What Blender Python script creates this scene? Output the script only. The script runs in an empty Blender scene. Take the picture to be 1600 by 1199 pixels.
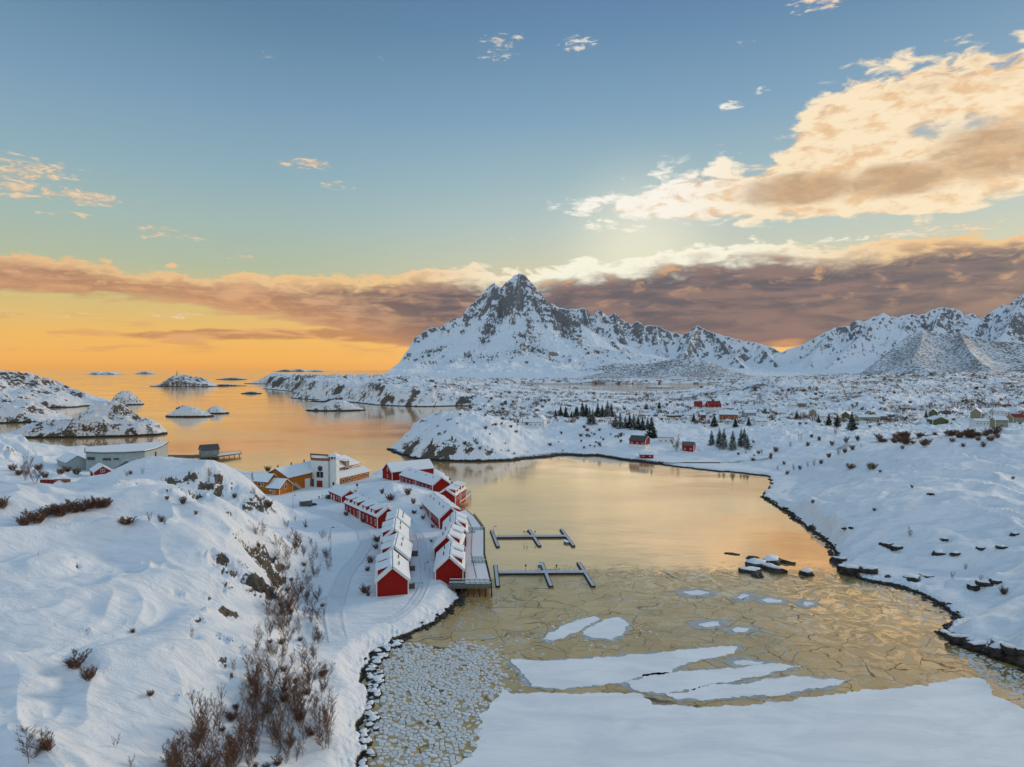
import bpy, bmesh, math, random
import numpy as np
from mathutils import Vector, Matrix
R = math.radians
random.seed(7)
rng = np.random.RandomState(11)
sc = bpy.context.scene
COL = sc.collection

# ------------------------------------------------------------------ camera
CAMZ = 60.0
F = 1067.0                       # focal length in pixels of a 1600 px wide picture
PITCH = math.atan(21.3 / F)      # looking slightly down
cam = bpy.data.cameras.new('camera')
cam.lens = 36 * F / 1600; cam.sensor_width = 36
cam.clip_start = 1; cam.clip_end = 200000
camo = bpy.data.objects.new('camera', cam); COL.objects.link(camo)
camo.location = (0, 0, CAMZ); camo.rotation_euler = (math.pi / 2 - PITCH, 0, 0)
sc.camera = camo

def ray(px, py):
    """direction through a picture point, scaled to dY = 1: (X/Y, Z/Y)"""
    xc = (px - 800) / F; yc = (599.5 - py) / F
    dy = math.cos(PITCH) + yc * math.sin(PITCH)
    dz = -math.sin(PITCH) + yc * math.cos(PITCH)
    return xc / dy, dz / dy
def atd(px, py, d):
    u, s = ray(px, py); return Vector((u * d, d, CAMZ + s * d))
def atz(px, py, z=0.0):
    u, s = ray(px, py); d = (z - CAMZ) / s
    return Vector((u * d, d, z))
def azel(px, py):
    u, s = ray(px, py)
    return math.atan(u), math.atan(s / math.sqrt(1 + u * u))

# ------------------------------------------------------------------ sun, exposure
sc.view_settings.view_transform = 'Standard'; sc.view_settings.look = 'None'
sc.view_settings.exposure = 0.0; sc.view_settings.gamma = 1
SUN_AZ, SUN_EL = R(52), R(13)
sl = bpy.data.lights.new('sun', 'SUN'); sl.energy = 1.95; sl.angle = R(14); sl.color = (1.0, 0.80, 0.54)
so = bpy.data.objects.new('sun', sl); COL.objects.link(so)
sdir = Vector((math.sin(SUN_AZ) * math.cos(SUN_EL), math.cos(SUN_AZ) * math.cos(SUN_EL), math.sin(SUN_EL)))
so.rotation_euler = sdir.to_track_quat('Z', 'Y').to_euler()

# ------------------------------------------------------------------ node helpers
def lin(c):
    return tuple((v / 255 / 12.92) if v / 255 <= 0.04045 else ((v / 255 + 0.055) / 1.055) ** 2.4 for v in c) + (1.0,)
class NT:
    def __init__(s, tree): s.t = tree; s.n = tree.nodes; s.l = tree.links
    def add(s, typ, **kw):
        n = s.n.new(typ)
        for k, v in kw.items(): setattr(n, k, v)
        return n
    def put(s, sock, v):
        if hasattr(v, 'is_linked') or isinstance(v, bpy.types.NodeSocket): s.l.new(v, sock)
        else: sock.default_value = v
    def math(s, op, a, b=0.0, c=None, clamp=False):
        n = s.add('ShaderNodeMath', operation=op, use_clamp=clamp)
        s.put(n.inputs[0], a); s.put(n.inputs[1], b)
        if c is not None: s.put(n.inputs[2], c)
        return n.outputs[0]
    def mr(s, v, a, b, c=0.0, d=1.0, smooth=True):
        n = s.add('ShaderNodeMapRange', interpolation_type='SMOOTHSTEP' if smooth else 'LINEAR')
        s.put(n.inputs[0], v)
        for i, q in enumerate((a, b, c, d)): s.put(n.inputs[i + 1], q)
        return n.outputs[0]
    def mix(s, f, a, b, mode='MIX'):
        n = s.add('ShaderNodeMix', data_type='RGBA', blend_type=mode)
        s.put(n.inputs[0], f); s.put(n.inputs[6], a); s.put(n.inputs[7], b)
        return n.outputs[2]
    def noise(s, vec, scale, detail=4, rough=0.55, dist=0.0, dims='3D'):
        n = s.add('ShaderNodeTexNoise', noise_dimensions=dims)
        if vec is not None: s.l.new(vec, n.inputs['Vector'])
        n.inputs['Scale'].default_value = scale; n.inputs['Detail'].default_value = detail
        n.inputs['Roughness'].default_value = rough; n.inputs['Distortion'].default_value = dist
        return n.outputs[0]
    def xyz(s, x, y, z=0.0):
        n = s.add('ShaderNodeCombineXYZ')
        s.put(n.inputs[0], x); s.put(n.inputs[1], y); s.put(n.inputs[2], z); return n.outputs[0]
    def ramp(s, v, stops):
        n = s.add('ShaderNodeValToRGB'); s.put(n.inputs[0], v); e = n.color_ramp.elements
        while len(e) < len(stops): e.new(0.5)
        for i, (p, c) in enumerate(stops): e[i].position = p; e[i].color = c
        return n.outputs[0]
    def curve(s, v, pts):
        n = s.add('ShaderNodeFloatCurve'); s.put(n.inputs[1], v); c = n.mapping.curves[0]
        while len(c.points) < len(pts): c.points.new(0.5, 0.5)
        for i, (x, y) in enumerate(pts): c.points[i].location = (x, y); c.points[i].handle_type = 'AUTO_CLAMPED'
        n.mapping.update(); return n.outputs[0]

# ------------------------------------------------------------------ world: sunset sky with cloud banks
world = bpy.data.worlds.new('World'); sc.world = world; world.use_nodes = True
w = NT(world.node_tree); w.n.clear()
tc = w.add('ShaderNodeTexCoord')
nrm = w.add('ShaderNodeVectorMath', operation='NORMALIZE'); w.l.new(tc.outputs['Generated'], nrm.inputs[0])
sx = w.add('ShaderNodeSeparateXYZ'); w.l.new(nrm.outputs[0], sx.inputs[0])
AZ = w.math('ARCTAN2', sx.outputs[0], sx.outputs[1])            # radians, 0 ahead, + right
EL = w.math('ARCSINE', sx.outputs[2])
azn = w.math('MULTIPLY_ADD', AZ, 180 / math.pi / 120, 0.5, clamp=True)   # -60..60 deg -> 0..1
eln = w.math('DIVIDE', EL, R(90), clamp=True)
def A(px, py=578): return max(0, min(1, math.degrees(azel(px, py)[0]) / 120 + 0.5))
def E(px, py): return azel(px, py)[1]
def st(lst): return [(math.degrees(0) + e / 90, lin(c)) for e, c in lst]
left = w.ramp(eln, st([(0, (238, 166, 80)), (0.8, (250, 180, 84)), (2.5, (246, 188, 92)), (5.2, (216, 192, 122)), (8, (180, 190, 160)),
                       (11, (164, 186, 178)), (15, (142, 174, 186)), (20, (120, 155, 182)), (26, (92, 130, 160)), (31, (82, 118, 148)),
                       (40, (98, 134, 170)), (60, (126, 164, 196)), (90, (140, 177, 204))]))
right = w.ramp(eln, st([(0, (255, 190, 105)), (2, (255, 196, 110)), (5, (240, 196, 130)), (9, (206, 206, 180)), (12, (182, 198, 194)),
                        (15, (160, 186, 192)), (20, (128, 163, 188)), (26, (100, 138, 172)), (31, (84, 120, 160)),
                        (40, (98, 134, 170)), (60, (126, 164, 196)), (90, (140, 177, 204))]))
sky = w.mix(w.mr(AZ, R(-22), R(8)), left, right)
# sun glow behind the cloud edge
cosn = w.add('ShaderNodeVectorMath', operation='DOT_PRODUCT'); w.l.new(nrm.outputs[0], cosn.inputs[0])
ga, ge = azel(1000, 392)
cosn.inputs[1].default_value = (math.sin(ga) * math.cos(ge), math.cos(ga) * math.cos(ge), math.sin(ge))
ang = w.math('ARCCOSINE', cosn.outputs['Value'])
glow = w.mr(ang, R(11), R(0.5)); glow2 = w.math('POWER', glow, 2.0)
sky = w.mix(w.math('MULTIPLY', glow2, 0.55), sky, lin((255, 247, 218)))
wide = w.mr(ang, R(34), R(4))
# cloud noise, stretched along the horizon
v1 = w.xyz(w.math('MULTIPLY', AZ, 3.2), w.math('MULTIPLY', EL, 9.0), 1.7)
v2 = w.xyz(w.math('MULTIPLY', AZ, 8.0), w.math('MULTIPLY', EL, 20.0), 4.1)
n1 = w.noise(v1, 4.0, 7, 0.58, 0.3); n2 = w.noise(v2, 5.0, 6, 0.6, 0.2); n3 = w.noise(v1, 2.2, 3, 0.5, 0.4)
def edge(pts):      # a curve over azimuth giving an elevation in radians
    P = sorted((A(x, y), E(x, y) / R(45)) for x, y in pts)
    P = [(0.0, P[0][1])] + P + [(1.0, P[-1][1])]
    return w.math('MULTIPLY', w.curve(azn, P), R(45))
def band(top, bot, st_, sb_, na, nb, na2=0.0):
    t = edge(top); b = edge(bot)
    nn = w.math('MULTIPLY', w.math('SUBTRACT', n1, 0.5), na)
    nn2 = w.math('MULTIPLY', w.math('SUBTRACT', n2, 0.5), na2)
    dt = w.math('ADD', w.math('ADD', w.math('SUBTRACT', t, EL), nn), nn2)
    db = w.math('ADD', w.math('SUBTRACT', EL, b), w.math('MULTIPLY', w.math('SUBTRACT', n1, 0.5), nb))
    return w.math('MULTIPLY', w.mr(dt, 0, R(st_)), w.mr(db, 0, R(sb_))), dt, db
front = w.mr(sx.outputs[1], 0.15, 0.4)
vs = w.xyz(w.math('MULTIPLY', AZ, 2.6), w.math('MULTIPLY', EL, 17.0), 7.7); nS = w.noise(vs, 4.2, 7, 0.60, 0.35)
vt = w.xyz(w.math('MULTIPLY', AZ, 5.0), w.math('MULTIPLY', EL, 12.0), 2.2); nT = w.noise(vt, 5.0, 7, 0.57, 0.35)
def cen(n, amp): return w.math('MULTIPLY', w.math('SUBTRACT', n, 0.5), amp)
# thin orange veils low on the left
d0, _, _ = band([(0, 470), (180, 480), (300, 500), (500, 512), (700, 505)], [(0, 565), (180, 560), (450, 560), (700, 560)], 1.2, 1.0, R(1), R(1))
sky = w.mix(w.math('MULTIPLY', w.math('MULTIPLY', d0, w.mr(nS, 0.50, 0.66)), 0.55), sky, lin((214, 150, 100)))
d0, _, _ = band([(130, 527), (180, 519), (300, 515), (450, 512), (560, 514), (700, 505)], [(130, 527), (180, 530), (300, 536), (450, 534), (600, 541), (700, 548)], 0.25, 0.35, R(1.0), R(1.0), R(0.6))
sky = w.mix(w.math('MULTIPLY', w.math('MULTIPLY', d0, w.mr(AZ, azel(120, 525)[0], azel(240, 525)[0])), 0.85), sky, w.mix(w.mr(nS, 0.42, 0.6), lin((190, 128, 84)), lin((232, 168, 108))))
# main dark bank: bright where it is thin at its upper edge, dark inside
te = edge([(-200, 380), (0, 392), (100, 398), (150, 407), (230, 420), (300, 424), (400, 430), (500, 430), (600, 423), (700, 416), (800, 420), (860, 414), (900, 408), (1000, 398), (1060, 386), (1100, 380),
           (1200, 374), (1300, 382), (1360, 376), (1400, 370), (1500, 364), (1600, 360), (1900, 350)])
be = edge([(-200, 448), (0, 460), (150, 466), (300, 474), (350, 486), (430, 494), (480, 506), (550, 522), (620, 536), (700, 552), (1000, 552), (1150, 548), (1210, 540), (1240, 536), (1290, 550), (1600, 552), (1900, 545)])
t1 = w.math('ADD', w.math('ADD', w.math('SUBTRACT', te, EL), cen(nT, R(3.4))), cen(nS, R(1.6)))
b1 = w.math('ADD', w.math('SUBTRACT', EL, be), w.math('ADD', cen(nS, R(3.0)), cen(nT, R(0.8))))
d1b = w.math('MULTIPLY', w.mr(t1, 0, R(0.45)), w.mr(b1, R(-0.3), R(0.5)))
stre = w.math('ADD', w.math('MULTIPLY', nS, 0.7), w.math('MULTIPLY', nT, 0.3))
dk = w.mix(w.mr(stre, 0.40, 0.60), lin((84, 76, 88)), lin((134, 106, 102)))
dl = w.mix(w.mr(stre, 0.42, 0.60), lin((138, 104, 88)), lin((220, 168, 124)))
core = w.mix(w.mr(AZ, azel(800, 450)[0], azel(380, 450)[0]), dk, dl)
core = w.mix(w.math('MULTIPLY', w.mr(nT, 0.54, 0.72), w.mr(t1, R(6.5), R(2), 0.0, 0.75)), core, lin((232, 178, 122)))
core = w.mix(w.math('MULTIPLY', w.mr(b1, R(3.0), R(0.2)), 0.6), core, w.mix(w.mr(AZ, R(5), R(-15)), lin((142, 110, 108)), lin((214, 150, 98))))
rimc = w.mix(w.mr(ang, R(22), R(6)), lin((244, 200, 140)), lin((255, 250, 226)))
rimw = w.mr(ang, R(9), R(32), 1.6, 0.9)
rim = w.mr(w.math('DIVIDE', t1, rimw), R(1.5), R(0.45))
core = w.mix(w.math('MULTIPLY', rim, w.mr(ang, R(60), R(14), 0.75, 0.98)), core, rimc)
sky = w.mix(w.math('MULTIPLY', d1b, 0.98), sky, core)
# golden sheet upper right
def ell(x, y, a, bb, k=1.0):
    a0, e0 = azel(x, y); dx = w.math('DIVIDE', w.math('SUBTRACT', AZ, a0), a / F); dy = w.math('DIVIDE', w.math('SUBTRACT', EL, e0), bb / F)
    return w.mr(w.math('ADD', w.math('MULTIPLY', dx, dx), w.math('MULTIPLY', dy, dy)), 1.6, 0.0, 0.0, k)
t2e = edge([(780, 324), (850, 320), (900, 316), (960, 300), (1000, 286), (1060, 262), (1100, 252), (1160, 248), (1200, 240), (1235, 205), (1260, 160), (1300, 130), (1350, 108), (1400, 94), (1500, 72), (1600, 52), (1900, 5)])
b2e = edge([(780, 330), (850, 332), (900, 336), (1000, 348), (1100, 354), (1200, 352), (1300, 348), (1400, 346), (1500, 340), (1560, 330), (1600, 320), (1900, 310)])
t2 = w.math('ADD', w.math('SUBTRACT', t2e, w.math('SUBTRACT', EL, R(0.5))), w.math('ADD', cen(nT, R(5.0)), cen(n1, R(2.0))))
b2 = w.math('ADD', w.math('SUBTRACT', EL, b2e), w.math('ADD', cen(nT, R(1.8)), cen(nS, R(1.0))))
dens = w.math('MULTIPLY', w.mr(t2, R(-0.3), R(2.6)), w.mr(b2, R(-0.1), R(0.9)))
dens = w.math('MULTIPLY', dens, w.mr(AZ, azel(790, 330)[0], azel(900, 330)[0]))
dens = w.math('SUBTRACT', dens, w.math('MAXIMUM', ell(1485, 200, 60, 16, 0.42), ell(1590, 318, 60, 20, 0.5)))
hole = w.math('ADD', dens, w.math('ADD', cen(nT, 1.5), cen(n2, 0.7)))
m2 = w.math('MULTIPLY', w.mr(hole, 0.10, 0.85), w.mr(dens, 0.0, 0.14))
c2 = w.mix(w.mr(w.math('ADD', nT, cen(n2, 0.5)), 0.34, 0.56), lin((238, 196, 146)), lin((255, 232, 194)))
thick = w.math('MAXIMUM', w.math('MAXIMUM', ell(1250, 296, 105, 26), ell(1400, 282, 90, 26)), w.math('MAXIMUM', ell(1560, 235, 90, 44, .9), ell(1540, 110, 140, 30, .45)))
c2 = w.mix(w.mr(w.math('ADD', w.math('MULTIPLY', thick, 0.8), cen(nT, 1.3)), 0.25, 0.90, 0, .8), c2, lin((178, 132, 84)))
c2 = w.mix(w.mr(AZ, azel(1250, 300)[0], azel(1020, 300)[0], 0.0, 0.9), c2, w.mix(w.mr(nT, 0.35, 0.5), lin((236, 206, 172)), lin((255, 250, 238))))
sky = w.mix(w.math('MULTIPLY', m2, 0.96), sky, c2)
# small scattered clouds
tot = None
for (x, y, a, b, k) in [(15, 262, 85, 22, 1), (15, 292, 60, 20, 1), (125, 308, 72, 13, 1), (100, 336, 40, 7, .8), (245, 362, 32, 12, 1), (290, 371, 30, 6, .7), (478, 256, 46, 9, 1),
                     (527, 290, 34, 8, .8), (785, 62, 40, 12, .75), (780, 86, 36, 9, .7), (905, 68, 36, 13, .8), (1143, 166, 24, 9, 1), (1275, 4, 48, 13, .9), (385, 404, 50, 6, .8), (942, 352, 34, 12, 1), (990, 358, 30, 8, .8), (800, 200, 3, 2, .1),
                     (270, 492, 50, 6, .8), (1470, 360, 90, 8, 1), (1330, 372, 60, 6, .8), (1190, 142, 16, 6, .8), (1166, 68, 18, 7, .6), (605, 92, 14, 5, .6), (410, 86, 18, 5, .5), (790, 374, 16, 5, .6), (60, 490, 90, 8, .5)]:
    a0, e0 = azel(x, y); ra = a / F; rb = b / F
    dx = w.math('DIVIDE', w.math('SUBTRACT', AZ, a0), ra); dy = w.math('DIVIDE', w.math('SUBTRACT', EL, e0), rb)
    r2 = w.math('ADD', w.math('MULTIPLY', dx, dx), w.math('MULTIPLY', dy, dy))
    g = w.mr(r2, 1.5, 0.0, 0.0, k)
    tot = g if tot is None else w.math('MAXIMUM', tot, g)
v4 = w.xyz(w.math('MULTIPLY', AZ, 14.0), w.math('MULTIPLY', EL, 44.0), 9.1)
n4 = w.noise(v4, 3.4, 7, 0.66, 0.7)
m3 = w.mr(w.math('ADD', w.math('MULTIPLY', tot, 0.42), w.math('MULTIPLY', w.math('SUBTRACT', n4, 0.5), 1.7)), 0.24, 0.58)
m3 = w.math('MULTIPLY', m3, w.mr(tot, 0.0, 0.12))
sky = w.mix(w.math('MULTIPLY', m3, 0.85), sky, w.mix(w.mr(ang, R(12), R(26)), lin((255, 246, 226)), w.mix(w.mr(n4, 0.45, 0.65), lin((216, 186, 158)), lin((246, 212, 166)))))
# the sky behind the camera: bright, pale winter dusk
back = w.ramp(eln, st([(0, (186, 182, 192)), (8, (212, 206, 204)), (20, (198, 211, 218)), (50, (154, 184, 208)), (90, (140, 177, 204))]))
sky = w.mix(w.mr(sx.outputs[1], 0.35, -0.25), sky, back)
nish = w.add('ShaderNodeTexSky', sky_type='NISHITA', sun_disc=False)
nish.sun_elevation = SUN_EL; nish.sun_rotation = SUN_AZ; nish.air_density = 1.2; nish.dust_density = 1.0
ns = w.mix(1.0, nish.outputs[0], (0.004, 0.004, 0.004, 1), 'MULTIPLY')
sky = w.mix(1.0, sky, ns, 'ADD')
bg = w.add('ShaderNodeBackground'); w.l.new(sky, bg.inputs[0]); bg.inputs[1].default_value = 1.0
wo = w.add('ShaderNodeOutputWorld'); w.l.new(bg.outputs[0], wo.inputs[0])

# ------------------------------------------------------------------ tags
def tag(o, label=None, cat=None, group=None, kind=None):
    if label: o['label'] = label
    if cat: o['category'] = cat
    if group: o['group'] = group
    if kind: o['kind'] = kind
    return o
def empty(name, loc=(0, 0, 0), rz=0.0):
    o = bpy.data.objects.new(name, None); COL.objects.link(o); o.empty_display_size = 0.5
    o.location = loc; o.rotation_euler = (0, 0, rz); return o
def copy_tree(o, loc, rz=0.0, s=1.0, label=None, group=None):
    def cp(q, par):
        c = q.copy(); COL.objects.link(c); c.parent = par
        for ch in [k for k in KIDS.get(q.name, [])]: cp(ch, c)
        return c
    c = cp(o, None); c.location = loc; c.rotation_euler = (0, 0, rz); c.scale = (s, s, s) if not hasattr(s, '__len__') else s
    if label: c['label'] = label
    if group: c['group'] = group
    return c
KIDS = {}
def setparent(c, p):
    c.parent = p; KIDS.setdefault(p.name, []).append(c)

# ------------------------------------------------------------------ mesh builder
class MB:
    def __init__(s): s.v = []; s.f = []; s.mi = []; s.m = 0
    def poly(s, pts):
        b = len(s.v); s.v += [tuple(p) for p in pts]; s.f.append(tuple(range(b, b + len(pts)))); s.mi.append(s.m)
    def faces(s, pts, fs):
        b = len(s.v); s.v += [tuple(p) for p in pts]
        for f in fs: s.f.append(tuple(b + i for i in f)); s.mi.append(s.m)
    def box(s, x0, x1, y0, y1, z0, z1):
        p = [(x0, y0, z0), (x1, y0, z0), (x1, y1, z0), (x0, y1, z0), (x0, y0, z1), (x1, y0, z1), (x1, y1, z1), (x0, y1, z1)]
        s.faces(p, [(0, 3, 2, 1), (4, 5, 6, 7), (0, 1, 5, 4), (1, 2, 6, 5), (2, 3, 7, 6), (3, 0, 4, 7)])
    def prism(s, outline, z0, z1, top=True, bottom=True):
        n = len(outline)
        zz0 = z0 if hasattr(z0, '__len__') else [z0] * n
        zz1 = z1 if hasattr(z1, '__len__') else [z1] * n
        p = [(x, y, zz0[i]) for i, (x, y) in enumerate(outline)] + [(x, y, zz1[i]) for i, (x, y) in enumerate(outline)]
        fs = [(i, (i + 1) % n, n + (i + 1) % n, n + i) for i in range(n)]
        if top: fs.append(tuple(range(n, 2 * n)))
        if bottom: fs.append(tuple(reversed(range(n))))
        s.faces(p, fs)
    def slab(s, quad, th):           # quad: four points, thickened upward
        q = [Vector(p) for p in quad]; n = (q[1] - q[0]).cross(q[3] - q[0]).normalized()
        if n.z < 0: n = -n
        p = q + [a + n * th for a in q]
        s.faces(p, [(0, 3, 2, 1), (4, 5, 6, 7), (0, 1, 5, 4), (1, 2, 6, 5), (2, 3, 7, 6), (3, 0, 4, 7)])
    def tube(s, a, b, r0, r1=None, n=4, cap=True):
        r1 = r0 if r1 is None else r1
        a = Vector(a); b = Vector(b); d = (b - a)
        if d.length < 1e-6: return
        d.normalize(); t = Vector((0, 0, 1)) if abs(d.z) < 0.9 else Vector((1, 0, 0))
        u = d.cross(t).normalized(); v = d.cross(u)
        base = len(s.v)
        for c, r in ((a, r0), (b, r1)):
            for i in range(n):
                g = 2 * math.pi * i / n; s.v.append(tuple(c + (u * math.cos(g) + v * math.sin(g)) * r))
        for i in range(n):
            j = (i + 1) % n; s.f.append((base + i, base + j, base + n + j, base + n + i)); s.mi.append(s.m)
        if cap: s.f.append(tuple(base + n + i for i in range(n))); s.mi.append(s.m)
    def build(s, name, mats, parent=None, smooth=False, bevel=0.0):
        me = bpy.data.meshes.new(name); me.from_pydata(s.v, [], s.f)
        mats = mats if isinstance(mats, (list, tuple)) else [mats]
        for m in mats: me.materials.append(m)
        if len(mats) > 1: me.polygons.foreach_set('material_index', s.mi)
        if smooth: me.polygons.foreach_set('use_smooth', [True] * len(me.polygons))
        me.update()
        bm = bmesh.new(); bm.from_mesh(me); bmesh.ops.recalc_face_normals(bm, faces=bm.faces); bm.to_mesh(me); bm.free()
        o = bpy.data.objects.new(name, me); COL.objects.link(o)
        if parent is not None: setparent(o, parent)
        if bevel:
            b = o.modifiers.new('bevel', 'BEVEL'); b.width = bevel; b.segments = 2; b.limit_method = 'ANGLE'
        return o

# ------------------------------------------------------------------ materials
def newmat(name):
    m = bpy.data.materials.new(name); m.use_nodes = True; t = NT(m.node_tree); t.n.clear()
    o = t.add('ShaderNodeOutputMaterial'); b = t.add('ShaderNodeBsdfPrincipled'); t.l.new(b.outputs[0], o.inputs[0])
    t.b = b; t.o = o; return m, t
def simple(name, c, rough=0.7, var=0.15, scale=1.5, metal=0.0, bump=0.0, stripes=None):
    m, t = newmat(name); tc_ = t.add('ShaderNodeTexCoord'); P = tc_.outputs['Object']
    n = t.noise(P, scale, 5, 0.6)
    c0 = tuple(v * (1 - var) for v in c) + (1,); c1 = tuple(min(1, v * (1 + var)) for v in c) + (1,)
    col = t.mix(t.mr(n, 0.3, 0.7), c0, c1)
    if stripes:
        sp = t.add('ShaderNodeSeparateXYZ'); t.l.new(P, sp.inputs[0])
        a = t.math('ADD', sp.outputs[0], sp.outputs[1]) if stripes[0] == 'v' else sp.outputs[2]
        s_ = t.math('FRACT', t.math('MULTIPLY', a, 1 / stripes[1]))
        col = t.mix(t.mr(s_, 0.86, 0.96), col, tuple(v * 0.55 for v in c) + (1,))
    t.l.new(col, t.b.inputs['Base Color']); t.b.inputs['Specular IOR Level'].default_value = 0.5 if rough < .5 else 0.2; t.b.inputs['Roughness'].default_value = rough; t.b.inputs['Metallic'].default_value = metal
    if bump:
        bp = t.add('ShaderNodeBump'); bp.inputs['Strength'].default_value = bump; bp.inputs['Distance'].default_value = 0.1
        t.l.new(n, bp.inputs['Height']); t.l.new(bp.outputs[0], t.b.inputs['Normal'])
    return m
def snowmat(name, tint=(0.82, 0.84, 0.88), bs=0.6, scale=0.5):
    m, t = newmat(name); g = t.add('ShaderNodeNewGeometry'); P = g.outputs['Position']
    n = t.noise(P, scale, 6, 0.6)
    t.l.new(t.mix(t.mr(n, 0.3, 0.7), tuple(v * 0.93 for v in tint) + (1,), tuple(tint) + (1,)), t.b.inputs['Base Color'])
    t.b.inputs['Roughness'].default_value = 0.75
    bp = t.add('ShaderNodeBump'); bp.inputs['Strength'].default_value = bs; bp.inputs['Distance'].default_value = 0.25
    t.l.new(n, bp.inputs['Height']); t.l.new(bp.outputs[0], t.b.inputs['Normal']); return m
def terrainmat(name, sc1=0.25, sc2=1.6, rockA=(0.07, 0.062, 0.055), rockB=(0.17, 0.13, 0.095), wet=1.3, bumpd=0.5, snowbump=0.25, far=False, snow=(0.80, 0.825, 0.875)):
    """snow lying on rock: the vertex attribute 'rock' says how bare the ground is"""
    m, t = newmat(name); g = t.add('ShaderNodeNewGeometry'); P = g.outputs['Position']
    at = t.add('ShaderNodeAttribute', attribute_name='rock'); rk = at.outputs['Fac']
    na = t.noise(P, sc1, 5, 0.62, 0.4); nb = t.noise(P, sc2, 5, 0.65, 0.2)
    k = t.math('ADD', rk, t.math('ADD', t.math('MULTIPLY', t.math('SUBTRACT', na, 0.5), 1.3), t.math('MULTIPLY', t.math('SUBTRACT', nb, 0.5), 0.9)))
    sp = t.add('ShaderNodeSeparateXYZ'); t.l.new(P, sp.inputs[0])
    sh = t.mr(t.math('ADD', sp.outputs[2], t.math('MULTIPLY', t.math('SUBTRACT', nb, 0.5), -wet * 1.2)), wet * 1.15, wet * 0.8)
    msk = t.mr(k, 0.52, 0.60)
    nr = t.noise(P, sc2 * 1.7, 6, 0.7); 
    rc = t.mix(t.mr(nr, 0.35, 0.65), tuple(rockA) + (1,), tuple(rockB) + (1,))
    if wet > 0: rc = t.mix(t.mr(sp.outputs[2], wet * 1.5, wet * 0.4), rc, (0.022, 0.021, 0.02, 1))
    msk2 = t.math('MAXIMUM', msk, sh) if wet > 0 else msk
    sn = t.mix(t.mr(na, 0.3, 0.7), tuple(v * 0.95 for v in snow) + (1,), tuple(snow) + (1,))
    if far:
        sb = t.add('ShaderNodeAttribute', attribute_name='scrub')
        nz = t.noise(P, far, 3, 0.7)
        sn = t.mix(t.mr(t.math('ADD', sb.outputs['Fac'], t.math('MULTIPLY', t.math('SUBTRACT', nz, 0.5), 2.4)), 0.45, 0.85, 0, 0.85), sn, (0.085, 0.06, 0.05, 1))
    t.l.new(t.mix(msk2, sn, rc), t.b.inputs['Base Color'])
    t.b.inputs['Roughness'].default_value = 0.8; t.b.inputs['Specular IOR Level'].default_value = 0.25
    hh = t.math('ADD', t.math('MULTIPLY', nr, msk2), t.math('MULTIPLY', nb, t.math('MULTIPLY', t.math('SUBTRACT', 1.0, msk2), snowbump)))
    hh = t.math('SUBTRACT', hh, t.math('MULTIPLY', msk2, 0.35))
    if not far or far > 0.2:
        ms = t.add('ShaderNodeMapping'); t.l.new(P, ms.inputs[0]); ms.inputs['Scale'].default_value = (0.30, 1.0, 0.6); ms.inputs['Rotation'].default_value = (0, 0, 0.5)
        hh = t.math('ADD', hh, t.math('MULTIPLY', t.noise(ms.outputs[0], 0.55, 6, 0.62, 0.8), 1.7))
    bp = t.add('ShaderNodeBump'); bp.inputs['Strength'].default_value = 0.8; bp.inputs['Distance'].default_value = bumpd
    t.l.new(hh, bp.inputs['Height']); t.l.new(bp.outputs[0], t.b.inputs['Normal'])
    return m
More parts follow.
